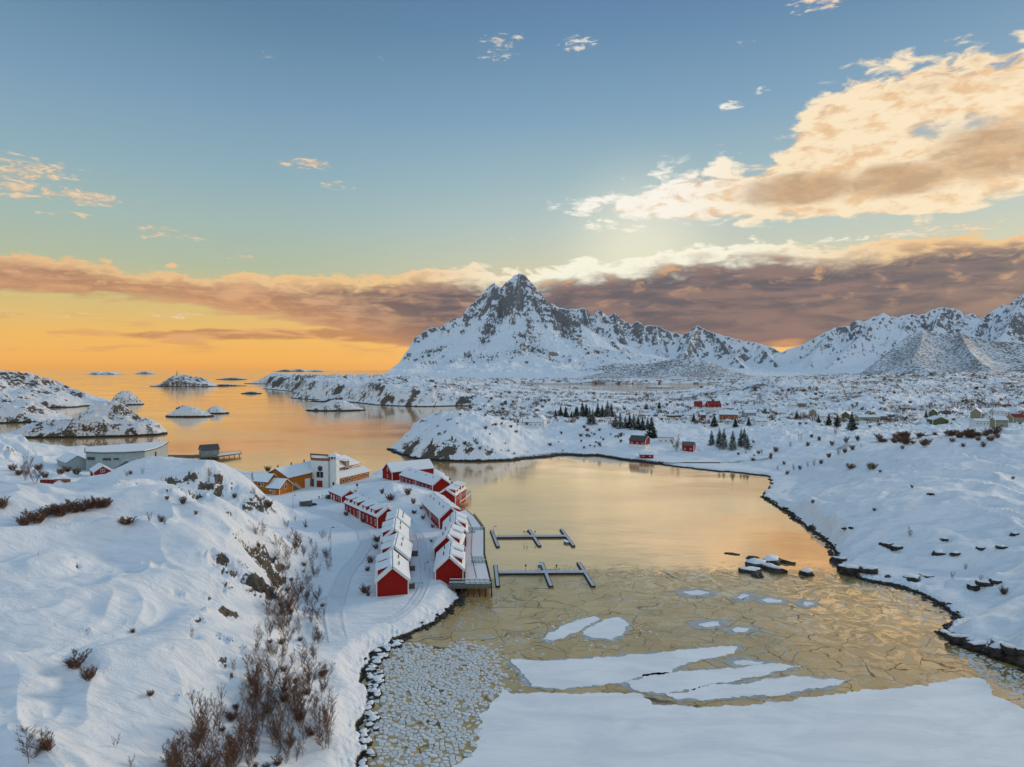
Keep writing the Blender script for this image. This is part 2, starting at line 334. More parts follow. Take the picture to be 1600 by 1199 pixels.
M = dict(
    snow=snowmat('snow'), roofsnow=snowmat('roof_snow', (0.80, 0.83, 0.88), 0.4, 1.0),
    road=snowmat('packed_snow', (0.68, 0.71, 0.77), 1.0, 1.2),
    red=simple('red_paint', (0.30, 0.010, 0.006), 0.75, 0.14, 2.0, stripes=('v', 0.35)), redd=simple('dull_red_paint', (0.26, 0.03, 0.025), 0.7, 0.2, 1.5),
    white=simple('white_paint', (0.72, 0.73, 0.72), 0.6, 0.06), orange=simple('ochre_paint', (0.44, 0.135, 0.008), 0.75, 0.14, 1.5, stripes=('v', 0.4)),
    brown=simple('rust_brown_paint', (0.30, 0.10, 0.035), 0.6), plaster=simple('white_plaster', (0.66, 0.70, 0.69), 0.7, 0.07, 0.6),
    dark=simple('dark_wood', (0.04, 0.035, 0.03), 0.8, 0.3), wood=simple('weathered_wood', (0.14, 0.13, 0.115), 0.85, 0.3, 3), slate=simple('slate_roof', (0.075, 0.08, 0.085), 0.6, 0.2, 2),
    glass=simple('window_glass', (0.03, 0.036, 0.045), 0.12, 0.3, 0.7), grey=simple('grey_cladding', (0.34, 0.40, 0.41), 0.6, 0.10, 0.5, stripes=('v', 1.2)),
    gwall=simple('blue_grey_paint', (0.25, 0.30, 0.32), 0.7, 0.12), green=simple('olive_green_paint', (0.11, 0.115, 0.05), 0.7, 0.14), yellow=simple('pale_yellow_paint', (0.27, 0.25, 0.16), 0.7, 0.1),
    twig=simple('bare_twigs', (0.165, 0.085, 0.052), 0.9, 0.35, 0.6), bark=simple('birch_bark', (0.22, 0.17, 0.14), 0.9, 0.35, 1.2), twig2=simple('dry_golden_twigs', (0.20, 0.13, 0.055), 0.9, 0.3),
    needle=simple('spruce_needles', (0.032, 0.048, 0.026), 0.8, 0.5, 0.8), coat=simple('dark_blue_coat', (0.03, 0.04, 0.08), 0.8), skin=simple('skin', (0.45, 0.28, 0.2), 0.6),
    car=simple('dark_green_car_paint', (0.02, 0.05, 0.035), 0.3), tyre=simple('tyre_rubber', (0.02, 0.02, 0.02), 0.8), tarp=simple('grey_green_tarp', (0.10, 0.115, 0.095), 0.8, 0.3, 1.5, bump=0.6),
    rock=simple('wet_rock', (0.045, 0.04, 0.036), 0.7, 0.5, 1.5, bump=0.8), metal=simple('galvanised_steel', (0.3, 0.32, 0.34), 0.45, 0.1, 1, 0.6), lamp=simple('black_lamp_head', (0.02, 0.02, 0.02), 0.5),
    concrete=simple('dark_concrete', (0.12, 0.12, 0.115), 0.8, 0.2),
    terrain=terrainmat('snowy_ground', 0.22, 1.3, wet=0.62, bumpd=0.5, far=0.5), mid=terrainmat('snowy_rocky_land', 0.10, 0.55, wet=1.3, bumpd=1.6, far=0.09),
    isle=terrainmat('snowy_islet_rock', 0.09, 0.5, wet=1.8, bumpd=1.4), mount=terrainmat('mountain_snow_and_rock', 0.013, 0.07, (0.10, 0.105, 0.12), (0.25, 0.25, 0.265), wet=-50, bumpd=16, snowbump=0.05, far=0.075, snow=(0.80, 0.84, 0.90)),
)

# ------------------------------------------------------------------ numpy noise
_perm = np.arange(512); rng.shuffle(_perm); _perm = np.concatenate([_perm, _perm])
_ga = rng.rand(512) * 2 * np.pi; _gx = np.cos(_ga); _gy = np.sin(_ga)
def gn(x, y):
    x = np.asarray(x, float); y = np.asarray(y, float)
    ix = np.floor(x).astype(int); iy = np.floor(y).astype(int); fx = x - ix; fy = y - iy
    def g(i, j, dx, dy):
        h = _perm[(_perm[i & 511] + j) & 511]; return _gx[h] * dx + _gy[h] * dy
    u = fx * fx * fx * (fx * (fx * 6 - 15) + 10); v = fy * fy * fy * (fy * (fy * 6 - 15) + 10)
    a = g(ix, iy, fx, fy); b = g(ix + 1, iy, fx - 1, fy); c = g(ix, iy + 1, fx, fy - 1); d = g(ix + 1, iy + 1, fx - 1, fy - 1)
    return (a + (b - a) * u + (c + (d - c) * u - a - (b - a) * u) * v) * 1.5
def fbm(x, y, o=4, g=0.5):
    s = 0; a = 1; t = 0
    for i in range(o): s = s + a * gn(x * 2 ** i + 17.3 * i, y * 2 ** i - 9.1 * i); t += a; a *= g
    return s / t
def ridged(x, y, o=4, g=0.5):
    s = 0; a = 1; t = 0
    for i in range(o): s = s + a * (1 - np.abs(gn(x * 2 ** i + 31.7 * i, y * 2 ** i + 5.3 * i)) * 1.7); t += a; a *= g
    return s / t
def sstep(x, a, b):
    t = np.clip((x - a) / (b - a), 0, 1); return t * t * (3 - 2 * t)
def sdf(X, Y, poly):
    """signed distance (+ inside) to a polygon"""
    P = np.array(poly, float); best = np.full(X.shape, 1e18); ins = np.zeros(X.shape, bool)
    for i in range(len(P)):
        ax, ay = P[i]; bx, by = P[(i + 1) % len(P)]
        ex, ey = bx - ax, by - ay; L = ex * ex + ey * ey + 1e-12
        t = np.clip(((X - ax) * ex + (Y - ay) * ey) / L, 0, 1)
        d = (X - ax - t * ex) ** 2 + (Y - ay - t * ey) ** 2
        np.minimum(best, d, out=best)
        c = ((ay > Y) != (by > Y)) & (X < (bx - ax) * (Y - ay) / (by - ay + 1e-12) + ax); ins ^= c
    d = np.sqrt(best); return np.where(ins, d, -d)
def rbf_fit(pts, c=0.05, lam=1e-4):
    """pts: (u, ln d, value)"""
    P = np.array(pts, float); d = np.sqrt((P[:, None, 0] - P[None, :, 0]) ** 2 + (P[:, None, 1] - P[None, :, 1]) ** 2 + c * c)
    n = len(P); Am = np.zeros((n + 1, n + 1)); Am[:n, :n] = d - lam * np.eye(n); Am[:n, n] = 1; Am[n, :n] = 1
    w_ = np.linalg.solve(Am, np.append(P[:, 2], 0)); return P, w_, c
def rbf_eval(fit, U, V):
    P, w_, c = fit; s = np.full(U.shape, w_[-1])
    for i in range(len(P)): s += w_[i] * np.sqrt((U - P[i, 0]) ** 2 + (V - P[i, 1]) ** 2 + c * c)
    return s

def grid_object(name, X, Y, Z, mat, attrs=None, keep=None, smooth=True):
    """a grid of points to one mesh object, dropping faces where keep is False on all corners"""
    r, c = X.shape; idx = np.arange(r * c).reshape(r, c)
    q = np.stack([idx[:-1, :-1], idx[:-1, 1:], idx[1:, 1:], idx[1:, :-1]], -1).reshape(-1, 4)
    if keep is not None: kf = keep.ravel(); q = q[kf[q].any(1)]
    used = np.unique(q); remap = np.full(r * c, -1); remap[used] = np.arange(len(used)); q = remap[q]
    co = np.stack([X.ravel(), Y.ravel(), Z.ravel()], 1)[used]
    me = bpy.data.meshes.new(name); me.vertices.add(len(co)); me.vertices.foreach_set('co', co.astype(np.float32).ravel())
    me.loops.add(len(q) * 4); me.loops.foreach_set('vertex_index', q.astype(np.int32).ravel())
    me.polygons.add(len(q)); me.polygons.foreach_set('loop_start', np.arange(0, len(q) * 4, 4, dtype=np.int32))
    me.polygons.foreach_set('loop_total', np.full(len(q), 4, np.int32)); me.polygons.foreach_set('use_smooth', np.full(len(q), smooth))
    me.update(calc_edges=True); me.validate()
    for k, a in (attrs or {}).items():
        at = me.attributes.new(k, 'FLOAT', 'POINT'); at.data.foreach_set('value', a.ravel()[used].astype(np.float32))
    me.materials.append(mat)
    o = bpy.data.objects.new(name, me); COL.objects.link(o); return o
def slope(X, Y, Z):
    dXr, dXc = np.gradient(X); dYr, dYc = np.gradient(Y); dZr, dZc = np.gradient(Z)
    nx = dYr * dZc - dZr * dYc; ny = dZr * dXc - dXr * dZc; nz = dXr * dYc - dYr * dXc
    return np.abs(nz) / np.sqrt(nx * nx + ny * ny + nz * nz + 1e-12)      # 1 = flat

# ------------------------------------------------------------------ the two landmasses around the bay
def cz(lst): return [tuple(atz(x, y, 0.0)[:2]) for x, y in lst]
coastA = cz([(560, 1235), (566, 1199), (572, 1150), (575, 1100), (580, 1075), (574, 1052), (590, 1022), (620, 1003), (650, 992), (680, 975), (705, 957), (722, 938), (719, 925),
             (728, 912), (733, 880), (736, 850), (733, 822), (727, 803), (710, 795), (700, 780), (706, 760), (704, 748), (694, 741), (680, 737), (640, 737), (590, 741), (560, 747), (520, 748),
             (470, 743), (430, 740), (395, 742), (370, 735), (300, 728), (280, 718), (262, 714), (200, 711), (125, 712), (60, 714), (48, 706), (35, 696), (12, 688), (-40, 684), (-250, 690), (-700, 710)]) \
    + [(-900, 100), (-500, 20), (-100, 20), (-24, 45), (-22, 80)]
coastB = cz([(1600, 1046), (1560, 1032), (1520, 1018), (1485, 1003), (1468, 988), (1492, 966), (1470, 948), (1440, 932), (1400, 918), (1350, 908), (1312, 893), (1302, 872), (1296, 850), (1262, 826),
             (1232, 802), (1190, 776), (1206, 752), (1196, 744), (1100, 735), (1000, 723), (930, 713), (880, 712), (842, 716), (800, 721), (760, 722), (700, 722), (650, 718), (625, 712), (603, 703)]) \
    + [(-88, 560), (-70, 640), (-66, 760), (-72, 900)] + cz([(731, 643), (800, 643), (835, 643), (830, 640.5), (819, 640), (770, 637), (722, 634.5), (667, 636), (620, 635), (585, 633), (549, 629), (500, 626), (475, 624), (450, 622)]) \
    + [(-470, 1500), (-560, 1800), (-800, 2200), (-900, 2600), (-1000, 2900), (-600, 3500), (-1100, 4600), (-1200, 7200), (9000, 7200), (9000, 900), (700, 60), (200, 60)] + cz([(1900, 1150), (1700, 1080)])
straits = [cz([(800, 603), (870, 607), (960, 612), (1060, 612), (1110, 608), (1160, 602.5), (1140, 600.5), (1000, 600.3), (800, 600.5)]), cz([(1005, 655.5), (1050, 658), (1100, 658), (1085, 651.5), (1010, 651.5)])]

def cp(px, py, d): p = atd(px, py, d); return (p.x / d, math.log(d), p.z)
def cw(px, d, z): return ((px - 800) / F, math.log(d), z)
ctlA = [cp(-300, 1199, 70), cp(0, 1199, 74), cp(150, 1199, 78), cp(300, 1199, 88), cp(420, 1199, 94), cp(520, 1199, 97.5), cw(560, 96, 2), cw(0, 50, 17), cw(300, 50, 10), cw(520, 50, 4), cw(520, 75, 3.5), cw(-300, 40, 20),
        cp(0, 1050, 95), cp(150, 1050, 98), cp(250, 1090, 96), cp(330, 1060, 105), cp(400, 1080, 108), cp(470, 1080, 112), cp(520, 1080, 119), cw(560, 120, 3.2),
        cp(0, 950, 115), cp(150, 950, 120), cp(250, 950, 121), cp(300, 950, 123), cp(350, 960, 126), cp(400, 950, 139), cp(450, 960, 148), cw(500, 165, 3.5), cw(560, 165, 3.2), cw(560, 140, 3.3),
        cp(0, 860, 135), cp(150, 860, 145), cp(280, 860, 150), cp(340, 870, 152), cp(385, 880, 156), cw(410, 168, 12), cw(445, 180, 6), cw(500, 208, 3.2), cp(-300, 900, 130),
        cp(0, 765, 165), cp(120, 760, 180), cp(250, 757, 190), cp(330, 775, 190), cp(380, 800, 188), cw(412, 195, 15), cw(440, 215, 6), cw(500, 240, 3), cp(-300, 760, 170),
        cw(0, 230, 17), cw(100, 222, 17), cw(250, 222, 13.5), cw(350, 222, 11.5), cw(410, 230, 8),
        cp(215, 723, 268), cp(270, 716, 265), cp(330, 721, 262), cp(380, 742, 258), cp(412, 768, 255), cw(432, 252, 6), cw(450, 262, 3.5), cp(178, 748, 278), cw(300, 238, 15), cw(380, 236, 9.5),
        cw(250, 320, 7), cw(330, 310, 6), cw(395, 300, 4), cw(430, 290, 3), cw(100, 290, 14), cw(20, 320, 14), cw(-300, 300, 15), cp(5, 688, 420), cw(-300, 440, 12), cw(60, 380, 5), cw(140, 340, 7.5),
        cw(200, 390, 3), cw(130, 420, 3), cw(300, 400, 2.5), cw(380, 345, 3),
        cw(430, 315, 3), cw(500, 335, 3), cw(570, 350, 3), cw(480, 300, 3), cw(520, 270, 3), cw(560, 230, 3), cw(600, 180, 3), cw(600, 200, 3), cw(700, 190, 3), cw(650, 230, 3), cw(600, 255, 3.1), cw(610, 305, 7.2),
        cw(638, 285, 6.6), cw(580, 292, 4.6), cw(555, 310, 3.4), cw(655, 300, 5), cw(685, 270, 3.2), cw(690, 300, 3), cw(660, 345, 3), cw(600, 355, 3.2), cw(640, 375, 3), cw(640, 160, 3), cw(700, 170, 2.8), cw(730, 200, 2.4), cw(680, 220, 3)]
ctlB = [cp(1600, 985, 145), cp(1600, 900, 178), cp(1500, 900, 190), cp(1400, 880, 205), cp(1350, 860, 216), cp(1600, 800, 226), cp(1500, 800, 228), cp(1400, 800, 236), cp(1330, 800, 248), cw(1700, 130, 5), cw(1900, 110, 6), cw(1900, 250, 18),
        cp(1600, 735, 290), cp(1500, 735, 290), cp(1400, 740, 300), cp(1300, 760, 310), cp(1600, 676, 350), cp(1530, 684, 350), cp(1450, 694, 355), cp(1380, 702, 370), cp(1300, 706, 420), cw(1240, 375, 1.5), cw(1250, 320, 2.5), cw(1900, 340, 30),
        cp(1250, 668, 540), cp(1180, 672, 560), cp(1320, 672, 560), cp(1420, 682, 470), cw(1500, 470, 14), cw(1600, 480, 15), cw(1465, 640, 12), cw(1550, 560, 12), cw(1350, 700, 11), cw(1260, 720, 12), cw(1100, 540, 5), cw(1100, 600, 9), cw(1040, 480, 3),
        cp(1360, 618, 900), cp(1290, 626, 900), cp(1430, 628, 900), cw(1200, 900, 14), cw(1550, 820, 14), cp(1210, 594, 1400), cp(1150, 604, 1400), cp(1450, 596, 1500), cp(1580, 592, 1500), cp(1330, 602, 1400), cw(1900, 900, 40), cw(1900, 1800, 60),
        cp(900, 661, 640), cp(870, 666, 620), cp(990, 672, 575), cw(1000, 500, 6), cw(920, 480, 4), cw(860, 500, 3.5), cw(950, 540, 6), cw(940, 760, 7), cw(1050, 720, 6), cw(1100, 700, 7),
        cp(740, 656, 495), cp(700, 662, 490), cp(655, 683, 492), cp(625, 698, 500), cp(790, 670, 500), cw(832, 490, 2), cp(730, 645, 570), cw(780, 590, 17), cw(835, 560, 5), cw(800, 700, 8), cw(740, 800, 8), cw(850, 750, 6), cw(830, 640, 7),
        cw(900, 1500, 6), cw(1000, 1500, 4), cw(800, 1600, 8), cw(1050, 1200, 6), cw(950, 1000, 8), cw(1080, 1700, 4), cw(850, 1200, 9), cw(1120, 1000, 9), cw(900, 1850, 3), cw(1000, 1850, 2), cw(1000, 880, 3), cw(1060, 880, 3),
        cp(700, 605, 1250), cp(650, 602, 1300), cp(600, 600, 1350), cp(540, 596, 1500), cp(490, 597, 1500), cp(560, 590, 1900), cw(470, 1560, 20), cp(740, 618, 1200), cw(770, 1250, 10), cp(640, 590, 1900), cp(500, 588, 2400), cw(700, 2200, 20), cw(800, 2400, 8),
        cp(430, 587, 2700), cw(600, 3200, 22), cw(900, 3100, 6), cw(1100, 3100, 8), cw(1300, 3000, 20), cw(1300, 2200, 35), cw(1600, 2500, 45), cw(1100, 2300, 10), cw(800, 5000, 5), cw(1600, 5000, 50), cw(1200, 2500, 20)]

class Fan:
    """a height field on columns of constant direction and rows of growing distance"""
    def __init__(s, u0, u1, nu, d0, d1, nd):
        s.u = np.linspace(u0, u1, nu); s.v = np.linspace(math.log(d0), math.log(d1), nd)
        s.U, s.V = np.meshgrid(s.u, s.v); s.D = np.exp(s.V); s.X = s.U * s.D; s.Y = s.D
    def z(s, x, y):
        if y <= 1: return -9
        a = (x / y - s.u[0]) / (s.u[1] - s.u[0]); b = (math.log(y) - s.v[0]) / (s.v[1] - s.v[0])
        if a < 0 or b < 0 or a >= len(s.u) - 1 or b >= len(s.v) - 1: return -9
        i, j = int(b), int(a); fa, fb = a - j, b - i; Z = s.Z
        return float((Z[i, j] * (1 - fa) + Z[i, j + 1] * fa) * (1 - fb) + (Z[i + 1, j] * (1 - fa) + Z[i + 1, j + 1] * fa) * fb)
    def hit(s, px, py):
        u, sl_ = ray(px, py); a = (u - s.u[0]) / (s.u[1] - s.u[0])
        if a < 0 or a >= len(s.u) - 1: return None
        j = int(a); fa = a - j; col = s.Z[:, j] * (1 - fa) + s.Z[:, j + 1] * fa
        dd = np.exp(s.v); k = np.nonzero(col > np.maximum(CAMZ + sl_ * dd, -0.4))[0]
        if not len(k): return None
        i = k[0]; d = dd[i]; return Vector((u * d, d, float(col[i])))
def blobs(fan, lst, key='r'):
    """soft discs at points of the surface seen at picture points; radius in picture pixels"""
    out = np.zeros(fan.X.shape)
    for px, py, r, k in lst:
        p = fan.hit(px, py)
        if p is None: continue
        rr = r * p.y / F; q = ((fan.X - p.x) ** 2 + ((fan.Y - p.y) * 0.8) ** 2) / (rr * rr)
        out = np.maximum(out, k * np.exp(-q))
    return out

# --- landmass A (the left shore with the village)
fa = Fan(-1.25, 0.02, 1000, 46, 520, 620)
wob = fbm(fa.X / 9, fa.Y / 9, 4) * 2.2
sdA = sdf(fa.X, fa.Y, coastA) + wob
hA = rbf_eval(rbf_fit(ctlA), fa.U, fa.V)
vill = sstep(sdf(fa.X, fa.Y, [(-26, 92), (-40, 130), (-44, 165), (-62, 190), (-72, 230), (-90, 280), (-128, 300), (-128, 360), (-40, 380), (-15, 320), (-8, 240), (-4, 170), (-22, 110)]), -6, 10)
fact = sstep(sdf(fa.X, fa.Y, [(-265, 370), (-190, 370), (-190, 450), (-265, 450)]), -10, 8)
flat = np.maximum(vill, fact)
wob2 = fbm(fa.X / 60 + 3, fa.Y / 60, 3)
hills = (ridged(fa.X / 44 + wob2, fa.Y / 30 + wob2 * 1.2, 3, 0.38) - 0.68) * 4.4 + fbm(fa.X / 16, fa.Y / 11, 3) * 1.0 + fbm(fa.X / 4.5, fa.Y / 3, 2) * 0.22
hA = hA + hills * (1 - flat) + flat * fbm(fa.X / 14, fa.Y / 14, 3) * 0.35
mnd = np.exp(-(((fa.X + 53) / 17) ** 2 + ((fa.Y - 297) / 22) ** 2)) * (1 - 0.0)
hA = hA + mnd * (1.2 + fbm(fa.X / 8, fa.Y / 8, 3) * 2.4 + ridged(fa.X / 14, fa.Y / 12, 2) * 1.0)
shore = sstep(sdA, 0.0, 6)
hA = np.where(sdA > 0, 0.5 * sstep(sdA, 0, 1.5) + (np.maximum(hA, 2.2) - 0.5) * shore + (1 - shore) * np.abs(fbm(fa.X / 1.3, fa.Y / 1.3, 2)) * 0.9 * sstep(sdA, 0, 1.5), np.maximum(-2.5, sdA * 0.35))
fa.Z = hA
outcrops = [(345, 875, 16, 1.0), (360, 890, 16, 1.0), (328, 866, 12, .8), (415, 892, 30, 1.5), (408, 920, 26, 1.5), (428, 880, 16, 1.3), (425, 905, 16, 1), (390, 905, 14, .8), (312, 968, 14, .8), (322, 958, 10, .7), (285, 930, 8, .7), (276, 928, 7, .7),
            (352, 955, 14, .8), (366, 962, 12, .8), (345, 995, 12, .8), (360, 1000, 12, .8), (302, 998, 10, .7), (265, 1015, 9, .7), (380, 1015, 10, .8), (350, 1040, 9, .8), (362, 1058, 8, .8), (278, 1092, 10, .8), (295, 1084, 8, .8),
            (137, 990, 9, .6), (350, 920, 12, .7), (330, 935, 10, .5), (378, 880, 12, .7), (118, 820, 5, .6), (155, 817, 5, .6), (112, 870, 6, .4), (122, 888, 4, .6),
            (395, 790, 22, 1.2), (410, 782, 18, 1.2), (380, 795, 15, .8), (290, 768, 16, 1.1), (310, 775, 15, 1.1), (325, 765, 12, .9), (270, 755, 12, .9), (250, 750, 10, .8), (340, 750, 12, .8), (300, 745, 12, .8), (188, 755, 9, .9), (215, 758, 9, .6), (265, 765, 10, .7),
            (345, 770, 12, .8), (370, 765, 10, .8), (230, 735, 7, .6), (355, 800, 12, .6), (15, 700, 20, .8), (45, 712, 14, .8), (250, 768, 8, .6)]
bl = blobs(fa, outcrops) * (1 - flat)
# gaps and ledges where the rock breaks through
led = ridged(fa.X / 6.5 + wob2 * 2, fa.Y / 6.5, 4, 0.55)
fa.Z = fa.Z + bl * (led - 0.6) * 3.4 + np.clip(bl - 0.3, 0, 1) * np.round(fbm(fa.X / 3, fa.Y / 3, 3) * 4) * 0.40
slA = slope(fa.X, fa.Y, fa.Z)
cragzone = sstep(fa.U, -0.47, -0.40) * sstep(fa.D, 250, 130) * (1 - flat)
knoll = np.exp(-(((fa.X + 118) / 26) ** 2 + ((fa.Y - 258) / 20) ** 2))
rockA = bl * (0.52 + 0.75 * (fbm(fa.X / 3.2, fa.Y / 2.4, 4))) + (1 - sstep(slA, 0.62, 0.88)) * 0.48 + cragzone * 0.14 + knoll * 0.24 - 0.22
rockA = np.where(flat > 0.5, -0.6, rockA) + np.where(sdA < 1.7, (1.7 - np.clip(sdA, 0, 1.7)) * 0.6 * sstep(fa.D, 118, 132), 0)
obA = grid_object('ground', fa.X, fa.Y, fa.Z, M['terrain'], {'rock': rockA, 'scrub': np.full(rockA.shape, -1.0)}, keep=fa.Z > -1.2)
tag(obA, 'snow-covered rocky left shore carrying the red cabin village', kind='structure'); 

# --- landmass B (right shore, knolls and everything up to the mountain foot)
fb = Fan(-0.42, 1.15, 1150, 95, 7000, 820)
dsc = np.clip(fb.D / 300, 0.5, 6)
wobB = fbm(fb.X / 14, fb.Y / 14, 4) * 3.0 * np.clip(dsc, .6, 1.5) + fbm(fb.X / 120, fb.Y / 120, 3) * 22 * sstep(fb.D, 800, 1800)
sdB = sdf(fb.X, fb.Y, coastB) + wobB
for s_ in straits: sdB = np.minimum(sdB, -sdf(fb.X, fb.Y, s_) + wobB)
hB = rbf_eval(rbf_fit(ctlB, 0.06), fb.U, fb.V)
wb = fbm(fb.X / 90 + 7, fb.Y / 90, 3)
rough = sstep(fb.D, 330, 700)
humps = (ridged(fb.X / 70 + wb, fb.Y / 55 + wb, 4, 0.5) - 0.58) * 9 * sstep(fb.D, 420, 900)
crag = (ridged(fb.X / 20 + wb, fb.Y / 15, 4, 0.58) - 0.55) * 5.6 * sstep(fb.D, 380, 560)
far_h = (ridged(fb.X / 260 + wb, fb.Y / 300, 4, 0.5) - 0.62) * 26 * sstep(fb.D, 1000, 2200)
dr = (ridged(fb.X / 40 + wb, fb.Y / 20 + wb * 2, 3, 0.45) - 0.55) * 4.2 * (1 - rough) + fbm(fb.X / 11, fb.Y / 7, 3) * 1.0
beach = np.exp(-((fb.U - 0.17) / 0.16) ** 2) * sstep(fb.D, 700, 560)
shorelow = np.exp(-((fb.U - (960 - 800) / F) / 0.2) ** 2 - ((fb.D - 1750) / 550) ** 2)
hB = hB + (humps + crag) * (1 - beach * 0.85) * (1 - shorelow * 0.8) + far_h * (1 - shorelow) + dr
shB = sstep(sdB, 0, 6 + 9 * np.clip(dsc - 1, 0, 3))
hB = np.where(sdB > 0, 0.7 * sstep(sdB, 0, 2) + (np.maximum(hB, 1.6) - 0.7) * shB + (1 - shB) * np.abs(fbm(fb.X / 1.8, fb.Y / 1.8, 2)) * 1.0 * sstep(sdB, 0, 1.5), np.maximum(-2.5, sdB * 0.35))
fb.Z = hB
outB = [(1310, 880, 12, 1.2), (1335, 895, 18, 1.2), (1355, 893, 15, 1.1), (1420, 905, 14, 1.1), (1445, 912, 12, 1.0), (1300, 868, 9, 1.2), (1330, 870, 9, .8), (1385, 855, 11, .9), (1398, 860, 10, .9), (1475, 846, 8, .9), (1470, 868, 11, .9), (1495, 870, 9, .8), (1565, 856, 11, .9),
        (1532, 859, 7, .8), (1447, 902, 8, .8), (1388, 902, 6, .8), (1520, 920, 14, .9), (1545, 918, 16, .9), (1585, 835, 7, .7), (1320, 828, 7, .7), (1335, 825, 5, .7), (1455, 775, 5, .6), (1500, 1000, 18, 1.1), (1550, 1012, 18, 1.1), (1590, 1030, 18, 1.1), (1525, 1003, 14, 1), (1570, 1008, 14, .9),
        (1475, 993, 9, 1.0), (700, 700, 24, .9), (672, 705, 16, .8), (730, 700, 14, .8), (760, 706, 16, .7), (640, 702, 14, .8), (690, 680, 10, .8), (675, 690, 10, .8), (725, 680, 8, .7), (740, 690, 10, .7), (790, 706, 14, .7), (825, 707, 9, .8), (1424, 690, 6, .5)]
blB = blobs(fb, outB)
ledB = ridged(fb.X / 9 + wb * 2, fb.Y / 9, 4, 0.55)
fb.Z = fb.Z + blB * (ledB - 0.6) * 3.2 * sstep(sdB, 0, 4)
slB = slope(fb.X, fb.Y, fb.Z)
pxc = fb.U * F + 800
scrubn = fbm(fb.X / 120 + 5, fb.Y / 150, 4)
patch = sstep(fbm(fb.X / 45 + 9, fb.Y / 60, 4), -0.05, 0.25)
rockB = blB * (0.75 + 0.5 * fbm(fb.X / 2.5, fb.Y / 2.0, 4)) + (1 - sstep(slB, 0.74, 0.95)) * 0.46 * rough - 0.30 + rough * 0.28 + rough * 0.44 * patch + 0.10 * sstep(fb.D, 900, 1800)
isl = np.exp(-(((fb.X + 38) / 50) ** 2 + ((fb.Y - 492) / 45) ** 2)); rockB = rockB + isl * (0.24 + 0.34 * sstep(16 - fb.Z, 0, 12) + 0.5 * fbm(fb.X / 7, fb.Y / 7, 4))
dpen = np.exp(-(((pxc - 600) / 110) ** 2 + ((fb.D - 1400) / 300) ** 2)); rockB -= dpen * 0.08
rockB -= np.exp(-(((pxc - 1340) / 90) ** 2 + ((fb.D - 880) / 140) ** 2)) * 0.25
rockB -= beach * 0.45
tide = 2.6 + 2.6 * fbm(fb.X / 7, fb.Y / 7, 3); rockB += np.where(sdB < tide, (tide - np.clip(sdB, 0, 9)) * 0.42, 0) * (1 - sstep(fb.D, 900, 1600))
scr = sstep(scrubn, 0.0, 0.35) * rough * 0.7 * (1 - beach) + 0.5 * sstep(fb.D, 1800, 2600) * sstep(fbm(fb.X / 300, fb.Y / 200, 4), -0.1, 0.2)
for px_, py_, r_, k_ in [(735, 612, 45, .75), (700, 600, 50, .5), (930, 615, 50, .6), (1000, 620, 35, .5), (880, 605, 40, .6), (1100, 592, 60, .7), (1400, 589, 110, .8), (1300, 592, 60, .7), (1520, 592, 60, .7), (1440, 662, 40, .5), (1460, 680, 45, .7), (1500, 680, 40, .7), (1400, 645, 20, .5), (760, 650, 25, .5),
                         (800, 655, 18, .6), (1060, 657, 20, .5), (1290, 610, 20, .4)]:
    q = fb.hit(px_, py_)
    if q is not None:
        rr = r_ * q.y / F; scr = np.maximum(scr, k_ * np.exp(-(((fb.X - q.x) / rr) ** 2 + ((fb.Y - q.y) / (rr * 0.9)) ** 2)))
scr = np.where(sdB < 5, -1, scr)
keepB = fb.Z > -1.2
near = fb.D < 1100
obB = grid_object('terrain', fb.X, fb.Y, fb.Z, M['terrain'], {'rock': rockB, 'scrub': scr}, keep=keepB & (fb.D < 430))
tag(obB, 'smooth snowy right shore of the bay with rocks at the waterline', kind='structure')
obB2 = grid_object('terrain', fb.X, fb.Y, fb.Z, M['mid'], {'rock': rockB, 'scrub': scr}, keep=keepB & (fb.D >= 430 * 0.994))
tag(obB2, 'snowy low hills, rock knolls and brown scrub reaching to the mountain foot', kind='structure')

def ground(x, y):
    return max(fa.z(x, y), fb.z(x, y))
def onland(px, py):
    c = [f.hit(px, py) for f in (fa, fb)]; c = [q for q in c if q is not None]
    return min(c, key=lambda q: q.y) if c else None

